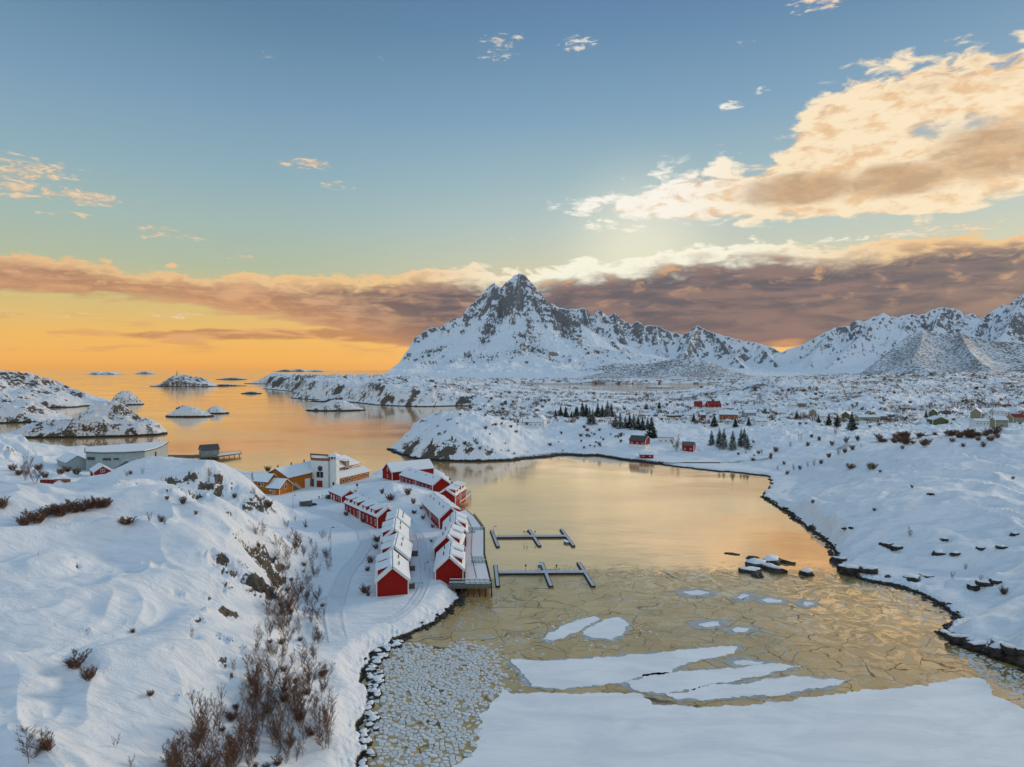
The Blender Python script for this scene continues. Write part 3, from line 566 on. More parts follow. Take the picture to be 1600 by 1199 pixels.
# ------------------------------------------------------------------ islets
def islet(label, xl, xr, yf, ytop, ratio=0.5, peaks=None, mat='isle', n=150, rockb=0.12, tilt=0.0):
    c0 = atz((xl + xr) / 2, yf, 0); d = c0.y; Wd = (xr - xl) / F * d; Dp = Wd * ratio; cy = d + Dp * 0.45; cx = c0.x * cy / d
    a, b = Wd / 2 * 1.04 * cy / d, Dp / 2
    gx = np.linspace(-1.15, 1.15, n); gy = np.linspace(-1.2, 1.2, max(30, int(n * min(1, ratio * 1.3)))); GX, GY = np.meshgrid(gx, gy)
    X = cx + GX * a; Y = cy + GY * b + GX * a * tilt
    zt = atd((xl + xr) / 2, ytop, cy).z
    s = 1 - np.sqrt(GX ** 2 + GY ** 2) + fbm(X / (Wd * .16), Y / (Wd * .16), 4) * 0.14
    if peaks is None: peaks = [(0, 1, .8)]
    prof = np.zeros(GX.shape)
    for (pc, ph, pw) in peaks: prof = np.maximum(prof, ph * np.exp(-((GX - pc) / pw) ** 2 * 1.2))
    dome = np.sqrt(np.clip(1 - np.clip(1 - s, 0, 2) ** 2.2, 0, 1))
    h = zt * np.minimum(1, prof * 1.06) ** 0.8 * dome * 1.02 + (ridged(X / (Wd * .13), Y / (Wd * .11), 4) - 0.6) * zt * 0.30 * np.clip(s * 3, 0, 1)
    Z = np.where(s > 0, 0.8 * sstep(s, 0, 0.05) + np.maximum(h, 0), np.maximum(-2.0, s * 20))
    sl_ = slope(X, Y, Z); rk = rockb + (1 - sstep(sl_, 0.6, 0.9)) * 0.42 + fbm(X / (Wd * .2), Y / (Wd * .2), 3) * 0.3
    o = grid_object('islet', X, Y, Z, M[mat], {'rock': rk, 'scrub': np.full(X.shape, -1.0)}, keep=Z > -1.5)
    tag(o, label, kind='structure'); i_ = np.unravel_index(np.argmax(Z), Z.shape); return (float(X[i_]), float(Y[i_]), float(Z[i_]))
islet('snowy headland of dark rock at the left edge of the water, its rear hill', -190, 152, 640, 581, 0.75, [(-0.5, 1, .6), (0.15, .86, .45), (.55, .5, .4)], rockb=0.22, n=260)
islet('snowy front lobe of the left headland', -160, 108, 662, 612, 0.45, [(-0.2, 1, .7), (.4, .6, .4)], rockb=0.1, n=200)
top2 = islet('long low snowy islet with a rounded hill behind the grey factory', 22, 249, 684, 631, 0.42, [(0.3, 1, .42), (-0.45, .35, .5), (.75, .5, .3)], rockb=0.08, n=240, tilt=0.10)
islet('small round snowy islet with a steep dark left face', 174, 223, 633, 613, 0.7, [(-0.15, 1, .8)], rockb=0.05)
islet('low snowy islet split in two humps', 262, 332, 652, 637, 0.5, [(-0.1, 1, .8)], rockb=-0.02)
islet('low snowy skerry beside the split islet', 318, 356, 647, 636, 0.6, rockb=-0.02, n=80)
islet('flat dark skerry behind the split islet', 275, 300, 639, 634.5, 0.3, rockb=0.3, n=60)
top1 = islet('broad snowy island far out on the sea with a beacon', 238, 338, 604.5, 587, 0.5, [(-0.1, 1, .5), (.4, .75, .5)], rockb=0.2, n=200)
islet('thin dark reef right of the beacon island', 320, 384, 603.4, 601, 0.12, rockb=0.5, n=80)
islet('distant snowy islet near the horizon, left one', 136, 192, 585.5, 580.6, 0.4, [(-.4, .9, .5), (.3, 1, .4)], rockb=0.2, n=100)
islet('distant snowy islet near the horizon, right one', 210, 245, 584.8, 580.2, 0.4, rockb=0.2, n=80)
islet('small dark skerry in the middle of the sea', 377, 409, 615.5, 612, 0.25, rockb=0.35, n=60)
islet('low snowy island in front of the rocky peninsula', 479, 568, 642.5, 627, 0.45, [(0.1, 1, .7), (-.5, .5, .4)], rockb=0.05, n=140)
islet('dark rocky spit behind the low snowy island', 484, 560, 628, 617.5, 0.45, [(.3, 1, .6)], rockb=0.25, n=120)
islet('far snowy island left of the peninsula', 384, 486, 600, 584, 0.5, [(0.0, 1, .5), (.6, .8, .4)], rockb=0.15, n=140)
islet('thin far reef at the sea horizon', 338, 386, 593.5, 590.5, 0.15, [(0, 1, 1)], rockb=0.4, n=80)
islet('faint low islands on the horizon line', 424, 512, 581.2, 576.4, 0.2, [(-.5, .8, .3), (0, 1, .25), (.6, .6, .4)], rockb=0.4, n=140)
islet('small snowy islet in the far strait', 1010, 1052, 606.6, 602.8, 0.4, rockb=0.0, n=60)

# ------------------------------------------------------------------ mountains
def mountain(label, ridge, D, spurs, s0=1.15, front=3200, back=900, du=0.9, nd=300, rockb=0.0, seed=0.0, scrubf=0.0, namp=1.0, ddepth=None, base=4.0, conc=1.0):
    segs = []
    def W3(px, py, d): p = atd(px, py, d); return (p.x, p.y, p.z)
    rr = [W3(x, y, D + (ddepth(x) if ddepth else 0)) for x, y in ridge]
    for a, b in zip(rr[:-1], rr[1:]): segs.append((a, b))
    for sp in spurs:
        q = [W3(*p) for p in sp]
        for a, b in zip(q[:-1], q[1:]): segs.append((a, b))
    x0, x1 = ridge[0][0] - 60, ridge[-1][0] + 60
    us = np.linspace((x0 - 800) / F, (x1 - 800) / F, int((x1 - x0) / du)); ds = np.linspace(D - front, D + back, nd)
    U, Dm = np.meshgrid(us, ds); X = U * Dm; Y = Dm
    wx = fbm(X / 700 + seed, Y / 700, 4) * 150 * namp; wy = fbm(X / 700 + 40 + seed, Y / 700, 4) * 150 * namp
    best = np.full(X.shape, -99.0)
    rd = np.full(X.shape, 1e9)
    for (ax, ay, az_), (bx, by, bz) in segs:
        ex, ey = bx - ax, by - ay; L = ex * ex + ey * ey
        # warp grows away from the crest, so the skyline keeps its place
        t0 = np.clip(((X - ax) * ex + (Y - ay) * ey) / L, 0, 1); d0_ = np.hypot(X - ax - t0 * ex, Y - ay - t0 * ey)
        k = np.clip(d0_ / 350, 0, 1); XX = X + wx * k; YY = Y + wy * k
        t = np.clip(((XX - ax) * ex + (YY - ay) * ey) / L, 0, 1); d = np.hypot(XX - ax - t * ex, YY - ay - t * ey)
        z = az_ + (bz - az_) * t; zz = z * np.exp(-d * s0 / (np.maximum(z, 30) * conc))
        best = np.maximum(best, zz); np.minimum(rd, d0_, out=rd)
    n = ridged(X / 300 + seed + wx / 300, Y / 620 + wy / 300, 6, 0.60) - 0.62
    n2 = ridged(X / 85 + seed, Y / 120, 4, 0.55) - 0.6
    k = sstep(rd, 10, 260)
    Z = best + (n * 235 * k + n2 * 60 * (0.25 + 0.75 * k)) * namp * np.clip(best / 420, 0.04, 1.3)
    Z += gn(X / 22, Y / 22) * 5 * np.clip(best / 500, 0, 1)
    Z = np.maximum(Z, base * 0.5 + 1) ; edgef = sstep(Dm, D - front, D - front + 150)
    rsl = np.array([ray(*q_)[1] for q_ in ridge]); rux = np.array([ray(*q_)[0] for q_ in ridge]); cap = CAMZ + Y * (np.interp(U, rux, rsl, left=-.02, right=rsl[-1]) + (fbm(U * 900, U * 0, 3) * 1.2) / F); Z = np.where(Z > cap, cap, Z)
    pu = U * F + 800; edgef = edgef * sstep(pu, x0, x0 + 50) * sstep(pu, x1, x1 - 50) * sstep(Dm, D + back, D + back - 100)
    Z = Z * edgef - 3 * (1 - edgef)
    sl_ = slope(X, Y, Z)
    rk = rockb + (1 - sstep(sl_, 0.50, 0.90)) * 0.70 + 0.02 + 0.46 * fbm(X / 220, Y / 280, 5) + n2 * 0.45 + 0.15 * fbm(X / 45, Y / 70, 3) - 0.03 * sstep(Z, 300, 60)
    sc_ = scrubf + fbm(X / 200, Y / 200, 3) * 0.3 - sstep(Z, 90, 320) * 0.8 * (scrubf < 0.35)
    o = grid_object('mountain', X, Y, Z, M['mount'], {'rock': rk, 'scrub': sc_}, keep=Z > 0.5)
    tag(o, label, kind='structure'); return o
mainr = [(596, 588), (608, 579), (624, 566.5), (634, 551), (641, 542), (645, 530), (661, 518), (675, 510), (685, 512), (697, 505), (710, 497.5), (720, 497.5), (730, 481), (740, 473), (754, 461), (762, 447), (773, 442), (781, 446.7), (785, 448),
         (795, 436.6), (805, 428.5), (812, 427.2), (819, 429), (827.5, 438.6), (840, 453), (854, 471), (868, 477), (884, 483), (900, 481), (913, 480.4), (925, 493), (932, 487), (939, 484.5), (951, 493), (961, 489), (974, 499.5), (986, 506), (996, 501), (1006, 507.7), (1026, 509),
         (1047, 518), (1067, 522), (1079, 518), (1085, 510), (1089.5, 507.7), (1104, 516), (1116, 520), (1136, 525), (1160, 532), (1185, 536), (1209, 544), (1226, 552), (1242, 572), (1255, 584)]
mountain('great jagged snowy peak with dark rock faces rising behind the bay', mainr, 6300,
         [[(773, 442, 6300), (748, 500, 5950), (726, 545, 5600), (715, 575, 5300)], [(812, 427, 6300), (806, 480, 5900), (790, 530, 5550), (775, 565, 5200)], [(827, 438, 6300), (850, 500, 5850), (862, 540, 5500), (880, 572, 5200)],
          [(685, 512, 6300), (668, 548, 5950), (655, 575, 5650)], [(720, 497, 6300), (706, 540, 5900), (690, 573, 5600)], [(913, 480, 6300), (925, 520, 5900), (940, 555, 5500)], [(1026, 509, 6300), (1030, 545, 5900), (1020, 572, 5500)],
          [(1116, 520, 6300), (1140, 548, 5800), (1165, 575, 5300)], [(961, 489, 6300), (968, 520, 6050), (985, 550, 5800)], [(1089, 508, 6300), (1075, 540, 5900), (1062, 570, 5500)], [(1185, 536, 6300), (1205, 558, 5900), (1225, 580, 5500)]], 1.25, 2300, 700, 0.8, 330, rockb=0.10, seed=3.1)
rightr = [(1180, 580), (1205, 566), (1219, 551.5), (1232, 545), (1251, 540), (1266, 532), (1285, 521), (1303, 512), (1322, 509), (1341, 499), (1350, 502), (1361, 496), (1369, 494), (1381, 488.6), (1390, 494), (1403, 495), (1421, 490), (1435, 492.5), (1448, 488.6),
          (1458, 483), (1471, 480), (1490, 482), (1503, 487), (1508, 492.5), (1521, 488.6), (1529, 498), (1540, 492.5), (1555, 483), (1568, 475), (1576, 478), (1584, 469), (1600, 458), (1640, 446), (1680, 440), (1760, 455), (1900, 470), (2000, 500), (2100, 540)]
mountain('snowy range with rocky crests along the right horizon', rightr, 6000,
         [[(1381, 489, 6000), (1330, 540, 5500), (1290, 575, 5100)], [(1471, 480, 6000), (1450, 540, 5400)], [(1600, 458, 6000), (1570, 520, 5300)], [(1303, 512, 6000), (1275, 548, 5500), (1262, 576, 5200)], [(1421, 490, 6000), (1410, 520, 5700)], [(1540, 492, 6000), (1520, 520, 5700)]],
         1.0, 2000, 700, 0.9, 280, rockb=0.06, seed=8.7, namp=0.9)
mountain('birch-speckled snowy hill in front of the right range', [(1338, 586), (1345, 583), (1369, 565), (1390, 547.6), (1411, 530.6), (1427, 519), (1442, 515.6), (1458, 519), (1477, 521), (1495, 519), (1516, 524), (1548, 532), (1574, 533), (1600, 537), (1700, 545), (1900, 570)], 3900,
         [[(1442, 516, 3900), (1438, 540, 3600), (1425, 562, 3350)], [(1500, 520, 3900), (1512, 545, 3600), (1530, 565, 3350)]], 0.75, 1300, 500, 1.0, 200, rockb=-0.02, seed=14.2, scrubf=0.66, namp=0.8)
mountain('dark scrubby slope at the far right edge', [(1535, 596), (1550, 591), (1574, 579), (1600, 561), (1650, 535), (1700, 520), (1800, 540)], 2500, [], 0.8, 700, 400, 1.2, 120, rockb=0.12, seed=21.0, scrubf=0.7, namp=0.6)
mountain('low snowy foothill below the great peak', [(660, 585), (690, 579), (720, 574), (760, 568), (790, 562), (830, 557), (850, 560), (865, 566), (880, 572), (905, 583)], 4700, [], 0.7, 900, 400, 1.1, 130, rockb=-0.10, seed=25.0, scrubf=0.1, namp=0.5)
mountain('wooded dark foothill above the strait', [(850, 588), (880, 583), (930, 574), (960, 568), (1010, 569), (1060, 560), (1100, 563), (1125, 572), (1150, 582), (1180, 587)], 4200, [], 0.7, 800, 400, 1.1, 130, rockb=0.0, seed=31.0, scrubf=0.66, namp=0.7)

# ------------------------------------------------------------------ water
def watermat():
    m, t = newmat('gold_tinted_sea_water'); g = t.add('ShaderNodeNewGeometry'); P = g.outputs['Position']
    mp = t.add('ShaderNodeMapping'); t.l.new(P, mp.inputs[0]); mp.inputs['Scale'].default_value = (0.55, 1.0, 1); mp.inputs['Rotation'].default_value = (0, 0, 0.35)
    na = t.noise(mp.outputs[0], 0.55, 4, 0.6, 0.3); nb = t.noise(mp.outputs[0], 0.06, 3, 0.5); nc = t.noise(mp.outputs[0], 0.012, 4, 0.55, 0.6)
    h = t.math('ADD', t.math('MULTIPLY', na, 0.30), t.math('MULTIPLY', nb, 1.6))
    bp = t.add('ShaderNodeBump'); bp.inputs['Distance'].default_value = 0.22
    t.l.new(t.mr(nc, 0.35, 0.65, 0.16, 0.60), bp.inputs['Strength']); t.l.new(h, bp.inputs['Height']); t.l.new(bp.outputs[0], t.b.inputs['Normal'])
    t.b.inputs['Base Color'].default_value = (0.97, 0.58, 0.24, 1); t.b.inputs['Metallic'].default_value = 0.62   # gold of the sunset reflection painted into the base colour
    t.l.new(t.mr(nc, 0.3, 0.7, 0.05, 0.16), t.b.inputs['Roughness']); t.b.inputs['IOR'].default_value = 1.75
    # IOR and specular raised above plain water for a strong mirror
    t.b.inputs['Specular IOR Level'].default_value = 1.0
    return m
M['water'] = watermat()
def icemat():
    m, t = newmat('gold_tinted_thin_ice'); g = t.add('ShaderNodeNewGeometry'); P = g.outputs['Position']
    wv = t.add('ShaderNodeTexNoise'); t.l.new(P, wv.inputs[0]); wv.inputs['Scale'].default_value = 0.12; wv.inputs['Detail'].default_value = 3
    off = t.add('ShaderNodeVectorMath', operation='MULTIPLY_ADD'); t.l.new(wv.outputs['Color'], off.inputs[0]); off.inputs[1].default_value = (9, 9, 0); t.l.new(P, off.inputs[2])
    mp = t.add('ShaderNodeMapping'); t.l.new(off.outputs[0], mp.inputs[0]); mp.inputs['Scale'].default_value = (0.75, 1.0, 0)
    def cracks(sc_, wd):
        v = t.add('ShaderNodeTexVoronoi', feature='DISTANCE_TO_EDGE'); t.l.new(mp.outputs[0], v.inputs['Vector']); v.inputs['Scale'].default_value = sc_
        return t.mr(v.outputs['Distance'], wd, wd * 0.3)
    c1 = t.math('MULTIPLY', cracks(0.17, 0.020), t.mr(t.noise(P, 0.09, 2), 0.35, 0.6, 0.45, 1.0)); c2 = t.math('MULTIPLY', cracks(0.65, 0.05), t.mr(t.noise(P, 0.07, 3), 0.48, 0.6, 0.0, 0.6))
    ck = t.math('MAXIMUM', c1, c2)
    vc = t.add('ShaderNodeTexVoronoi'); t.l.new(mp.outputs[0], vc.inputs['Vector']); vc.inputs['Scale'].default_value = 0.16
    sc_ = t.add('ShaderNodeSeparateColor'); t.l.new(vc.outputs['Color'], sc_.inputs[0])
    n = t.noise(off.outputs[0], 0.35, 6, 0.65, 0.5); nf = t.noise(P, 2.4, 5, 0.7)
    col = t.mix(sc_.outputs[0], (0.56, 0.35, 0.12, 1), (0.72, 0.46, 0.175, 1))  # plate tones carry the reflected sunset gold as painted colour
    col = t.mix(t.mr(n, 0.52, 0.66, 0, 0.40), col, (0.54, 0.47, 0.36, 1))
    fr = t.add('ShaderNodeTexVoronoi'); t.l.new(mp.outputs[0], fr.inputs['Vector']); fr.inputs['Scale'].default_value = 1.5
    fsc = t.add('ShaderNodeSeparateColor'); t.l.new(fr.outputs['Color'], fsc.inputs[0])
    fz = t.mr(t.noise(off.outputs[0], 0.10, 4, 0.6, 0.4), 0.46, 0.60)
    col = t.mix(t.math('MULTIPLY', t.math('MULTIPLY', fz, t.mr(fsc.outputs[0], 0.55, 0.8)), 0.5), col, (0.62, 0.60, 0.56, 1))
    col = t.mix(t.math('MULTIPLY', ck, 0.9), col, (0.10, 0.065, 0.03, 1))
    t.l.new(col, t.b.inputs['Base Color'])
    slick = t.mr(t.math('ADD', n, t.math('MULTIPLY', t.math('SUBTRACT', nf, 0.5), 0.35)), 0.53, 0.42)
    sp = t.add('ShaderNodeSeparateXYZ'); t.l.new(P, sp.inputs[0])
    slick = t.math('MULTIPLY', slick, t.mr(sp.outputs[0], 10, 60, 0.25, 1.0))
    far_ = t.math('ADD', sp.outputs[1], t.math('MULTIPLY', t.math('SUBTRACT', nf, 0.5), 34.0)); far_ = t.math('ADD', far_, t.math('MULTIPLY', t.math('SUBTRACT', n, 0.5), 50.0))
    alpha = t.mr(far_, 206, 198)
    t.l.new(t.mr(slick, 0, 1, 0.36, 0.12), t.b.inputs['Roughness']); t.l.new(t.mr(ck, 0, 1, 0.5, 0.1), t.b.inputs['Specular IOR Level'])
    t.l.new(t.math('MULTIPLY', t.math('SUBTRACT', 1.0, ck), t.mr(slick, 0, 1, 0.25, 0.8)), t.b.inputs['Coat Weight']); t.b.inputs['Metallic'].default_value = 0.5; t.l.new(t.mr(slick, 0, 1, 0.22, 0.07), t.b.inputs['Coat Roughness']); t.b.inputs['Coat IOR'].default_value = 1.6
    bp = t.add('ShaderNodeBump'); bp.inputs['Strength'].default_value = 0.35; bp.inputs['Distance'].default_value = 0.05
    t.l.new(alpha, t.b.inputs['Alpha']); t.l.new(t.math('ADD', n, t.math('MULTIPLY', nf, 0.35)), bp.inputs['Height']); t.l.new(bp.outputs[0], t.b.inputs['Normal']); t.l.new(bp.outputs[0], t.b.inputs['Coat Normal'])
    return m
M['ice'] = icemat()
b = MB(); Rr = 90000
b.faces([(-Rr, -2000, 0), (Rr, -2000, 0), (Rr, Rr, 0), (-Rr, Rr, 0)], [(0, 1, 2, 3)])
tag(b.build('water', M['water']), 'calm sea and bay tinted with the orange of the reflected sunset', kind='structure')

def rough_outline(pts, step=0.4, amp=0.35, seed=0):
    P = [Vector(p[:2]) for p in pts]; out = []
    for i in range(len(P)):
        a, c = P[i], P[(i + 1) % len(P)]; n = max(1, int((c - a).length / step)); nr = Vector((-(c - a).y, (c - a).x)).normalized()
        for k in range(n):
            q = a.lerp(c, k / n); s_ = float(fbm(np.array(q.x / 4 + seed), np.array(q.y / 4), 6, 0.62)) * amp * 4.5
            out.append((q.x + nr.x * s_, q.y + nr.y * s_))
    return out
def sheet(name, outline, z0, z1, mat, label, cat=None, group=None, kind=None):
    o_ = b_ = MB(); n = len(outline); b_.prism(outline, z0, z1, top=True, bottom=False)
    ob = b_.build(name, mat); bm = bmesh.new(); bm.from_mesh(ob.data); bmesh.ops.triangulate(bm, faces=[f for f in bm.faces if len(f.verts) > 4]); bm.to_mesh(ob.data); bm.free()
    return tag(ob, label, cat, group, kind)
def zs(l, z=0): return [tuple(atz(x, y, z)[:2]) for x, y in l]
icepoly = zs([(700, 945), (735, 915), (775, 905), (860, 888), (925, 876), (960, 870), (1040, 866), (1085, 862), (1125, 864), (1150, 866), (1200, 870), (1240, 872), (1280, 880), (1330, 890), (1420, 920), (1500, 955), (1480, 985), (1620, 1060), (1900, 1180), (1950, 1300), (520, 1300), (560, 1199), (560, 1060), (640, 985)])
sheet('ice', rough_outline(icepoly, 1.2, 1.2, 5), -0.05, 0.02, M['ice'], 'thin cracked ice tinted with reflected sunset gold glazing the near part of the bay', kind='structure')
def icesnowmat():
    m, t = newmat('snow_on_ice'); g = t.add('ShaderNodeNewGeometry'); P = g.outputs['Position']
    mp = t.add('ShaderNodeMapping'); t.l.new(P, mp.inputs[0]); mp.inputs['Scale'].default_value = (0.35, 1.0, 1); mp.inputs['Rotation'].default_value = (0, 0, 0.12)
    n = t.noise(mp.outputs[0], 0.22, 6, 0.62, 0.6); nl = t.noise(P, 0.05, 4, 0.6, 0.8); nf = t.noise(mp.outputs[0], 1.6, 5, 0.6)
    c = t.mix(t.mr(n, 0.35, 0.65), (0.74, 0.75, 0.79, 1), (0.86, 0.86, 0.88, 1)); c = t.mix(t.mr(nl, 0.50, 0.72, 0, 0.5), c, (0.62, 0.66, 0.72, 1))
    t.l.new(c, t.b.inputs['Base Color']); t.b.inputs['Roughness'].default_value = 0.7
    bp = t.add('ShaderNodeBump'); bp.inputs['Strength'].default_value = 0.6; bp.inputs['Distance'].default_value = 0.22
    t.l.new(t.math('ADD', n, t.math('MULTIPLY', nf, 0.25)), bp.inputs['Height']); t.l.new(bp.outputs[0], t.b.inputs['Normal']); return m
M['icesnow'] = icesnowmat(); M['rim'] = simple('wet_grey_ice', (0.36, 0.37, 0.36), .35, .2, .5)
sheet('ice', rough_outline(zs([(786, 1077), (800, 1086), (870, 1083), (940, 1084), (1003, 1086), (1018, 1102), (1100, 1107), (1200, 1101), (1300, 1087), (1400, 1076), (1465, 1069), (1500, 1060), (1535, 1063), (1555, 1088), (1600, 1108), (1700, 1160), (1800, 1300), (640, 1300), (700, 1215), (745, 1170), (752, 1120), (776, 1090)]), 0.4, 0.42, 2),
      0.0, 0.16, M['icesnow'], 'wide unbroken snow-covered ice sheet in the foreground', kind='structure')
floes = [([(798, 1032), (850, 1033), (950, 1028), (1040, 1020), (1100, 1012), (1152, 1011), (1142, 1021), (1080, 1035), (1040, 1052), (975, 1065), (900, 1075), (860, 1077), (830, 1073), (814, 1054)], 'largest long snowy ice floe with a square left end'),
         ([(975, 1068), (1010, 1056), (1060, 1050), (1130, 1046), (1200, 1039), (1252, 1042), (1200, 1055), (1120, 1069), (1060, 1083), (1000, 1083)], 'middle long snowy ice floe between the largest one and the lowest one'),
         ([(1042, 1086), (1100, 1073), (1180, 1066), (1240, 1057), (1275, 1060), (1325, 1063), (1300, 1074), (1220, 1085), (1130, 1092), (1060, 1094)], 'lowest long snowy ice floe just off the wide ice sheet'),
         ([(848, 1000), (862, 988), (890, 974), (930, 963), (936, 968), (905, 985), (880, 997), (862, 1003)], 'narrow snowy floe, left of the pair above the large floe'),
         ([(906, 993), (922, 980), (945, 970), (965, 965), (982, 977), (976, 990), (955, 1001), (930, 997)], 'blunt snowy floe, right of the pair above the large floe'),
         ([(1082, 974), (1100, 970), (1130, 970), (1133, 978), (1105, 982), (1085, 980)], 'small oval snowy floe right of the blunt floe'),
         ([(1136, 983), (1150, 979), (1182, 981), (1175, 988), (1145, 990)], 'flat grey floe touching the small oval one'),
         ([(1136, 1036), (1155, 1030), (1205, 1034), (1195, 1040), (1160, 1042)], 'thin snow patch between the two upper long floes'),
         ([(1180, 936), (1200, 932), (1230, 938), (1222, 944), (1195, 943)], 'small flat floe below the snowy rocks'), ([(1244, 944), (1252, 938), (1270, 940), (1276, 945), (1262, 950)], 'small white floe near the right shore'),
         ([(1060, 925), (1090, 921), (1120, 926), (1100, 932), (1070, 931)], 'faint grey floe in the upper ice field'), ([(1148, 934), (1162, 928), (1180, 930), (1172, 938), (1155, 940)], 'pale grey floe left of the small flat one')]
for i, (pl, lb) in enumerate(floes):
    full = zs(pl); mc = (sum(p[0] for p in full) / len(full), sum(p[1] for p in full) / len(full)); kk = 1.0 if i < 5 else .68; capo = [(mc[0] + (p[0] - mc[0]) * kk, mc[1] + (p[1] - mc[1]) * kk) for p in full]
    o = sheet('ice_floe', rough_outline(capo, 0.3, 0.42 if i < 3 else .36, i * 3.3), 0.0, 0.14 if i < 5 else 0.08, M['icesnow'], lb, 'ice floe', 'snow-covered floes drifting on the thin ice')
    c_ = [Vector(q) for q in zs(pl)]; m_ = sum(c_, Vector((0, 0))) / len(c_); rim_ = [tuple(m_ + (q - m_) * (1 + min(.45, 1.1 / max(1, (q - m_).length)))) for q in c_]
    rmo = sheet('wet_rim', rough_outline(rim_, 0.4, 0.4, i * 1.7 + 4), 0.0, 0.05 + 0.002 * i, M['rim'], None); setparent(rmo, o)
# broken ice blocks along the left shore
M['blockice'] = snowmat('half_melted_ice_block', (0.62, 0.65, 0.68), 0.5, 0.8)
def chunk_mesh(seed, flatk=1.0):
    r = random.Random(seed); n = r.randint(6, 9); ang_ = sorted(r.uniform(0, 6.283) for _ in range(n)); 
    ang_ = [2 * math.pi * (i + r.uniform(-.3, .3)) / n for i in range(n)]
    o = [(math.cos(a) * r.uniform(.75, 1.1), math.sin(a) * r.uniform(.6, .95)) for a in ang_]
    b = MB(); pts = [(x, y, -0.1) for x, y in o] + [(x, y, 0.16 * flatk) for x, y in o] + [(x * .8, y * .8, 0.30 * flatk + r.uniform(0, .06)) for x, y in o]
    fs = [(i, (i + 1) % n, n + (i + 1) % n, n + i) for i in range(n)] + [(n + i, n + (i + 1) % n, 2 * n + (i + 1) % n, 2 * n + i) for i in range(n)] + [tuple(range(2 * n, 3 * n))]
    b.faces(pts, fs); me = bpy.data.meshes.new('ice_block'); me.from_pydata(b.v, [], b.f); me.materials.append(M['icesnow']); me.update(); return me
cms = [chunk_mesh(i) for i in range(10)]
region = zs([(576, 1040), (615, 1008), (650, 1004), (690, 1015), (720, 1002), (770, 1016), (790, 1060), (784, 1085), (756, 1110), (748, 1170), (710, 1210), (640, 1240), (560, 1240), (568, 1150), (572, 1100), (574, 1060)])
rx = [p[0] for p in region]; ry = [p[1] for p in region]
rc_ = random.Random(5); seeds = []
for _ in range(26000):
    x = rc_.uniform(min(rx) - 1, max(rx) + 1); y = rc_.uniform(min(ry) - 1, max(ry) + 1)
    sz = .62 + .75 * max(0, float(gn(np.array(x / 3.5), np.array(y / 4.0)))) + .25 * rc_.random()
    if y > 128: sz *= .8
    if all((x - a) ** 2 + (y - b_) ** 2 > (sz * .5 + c_ * .5) ** 2 * 1.05 for a, b_, c_ in seeds[-1500:]): seeds.append((x, y, sz))
SX = np.array([q[0] for q in seeds]); SY = np.array([q[1] for q in seeds]); insd = sdf(SX, SY, region)
cells = []
for i, (x, y, sz) in enumerate(seeds):
    if insd[i] < 0: continue
    if rc_.random() < (.13 if insd[i] > 2.5 else .42): continue
    dd_ = (SX - x) ** 2 + (SY - y) ** 2; nb_ = np.argsort(dd_)[1:13]; P_ = [(x - 2.2, y - 2.2), (x + 2.2, y - 2.2), (x + 2.2, y + 2.2), (x - 2.2, y + 2.2)]
    for j in nb_:
        mx, my = (SX[j] + x) / 2, (SY[j] + y) / 2; nx_, ny_ = SX[j] - x, SY[j] - y; out_ = []
        for k in range(len(P_)):
            a0, a1 = P_[k], P_[(k + 1) % len(P_)]; s0 = (a0[0] - mx) * nx_ + (a0[1] - my) * ny_; s1 = (a1[0] - mx) * nx_ + (a1[1] - my) * ny_
            if s0 <= 0: out_.append(a0)
            if (s0 < 0) != (s1 < 0): t_ = s0 / (s0 - s1); out_.append((a0[0] + (a1[0] - a0[0]) * t_, a0[1] + (a1[1] - a0[1]) * t_))
        P_ = out_
        if len(P_) < 3: break
    if len(P_) >= 3: cells.append((x, y, P_))
def plate(x, y, P_):
    k = rc_.uniform(.70, .93); n0 = [((p[0] - x) * k, (p[1] - y) * k) for p in P_]; o = []
    for i in range(len(n0)):      # round the corners a little
        p, q, r_ = n0[i - 1], n0[i], n0[(i + 1) % len(n0)]
        o += [(q[0] + (p[0] - q[0]) * .18, q[1] + (p[1] - q[1]) * .18), (q[0] + (r_[0] - q[0]) * .18, q[1] + (r_[1] - q[1]) * .18)]
    n = len(o); th = rc_.uniform(.04, .16); tx, ty = rc_.gauss(0, .07), rc_.gauss(0, .07)
    v = [(a, b_, -.08) for a, b_ in o] + [(a, b_, th + a * tx + b_ * ty) for a, b_ in o] + [(a * .86, b_ * .86, th + .05 + a * tx + b_ * ty) for a, b_ in o]
    f = [(i, (i + 1) % n, n + (i + 1) % n, n + i) for i in range(n)] + [(n + i, n + (i + 1) % n, 2 * n + (i + 1) % n, 2 * n + i) for i in range(n)] + [tuple(range(2 * n, 3 * n))]
    return v, f
def area(P_): return abs(sum(P_[i - 1][0] * P_[i][1] - P_[i][0] * P_[i - 1][1] for i in range(len(P_)))) / 2
cells.sort(key=lambda c: -area(c[2]) / c[1] ** 3)
for x, y, P_ in cells[:290]:
    v, f = plate(x, y, P_); me = bpy.data.meshes.new('ice_block'); me.from_pydata(v, [], f); me.materials.append(M['blockice']); me.update()
    o = bpy.data.objects.new('ice_block', me); COL.objects.link(o); o.location = (x, y, 0.03)
    tag(o, 'snow-topped broken ice block floating in the slush by the left shore', 'ice block', 'broken ice blocks along the left shore')
b = MB()
for x, y, P_ in cells[290:]:
    v, f = plate(x, y, P_); b.faces([(p[0] + x, p[1] + y, p[2] + .03) for p in v], f)
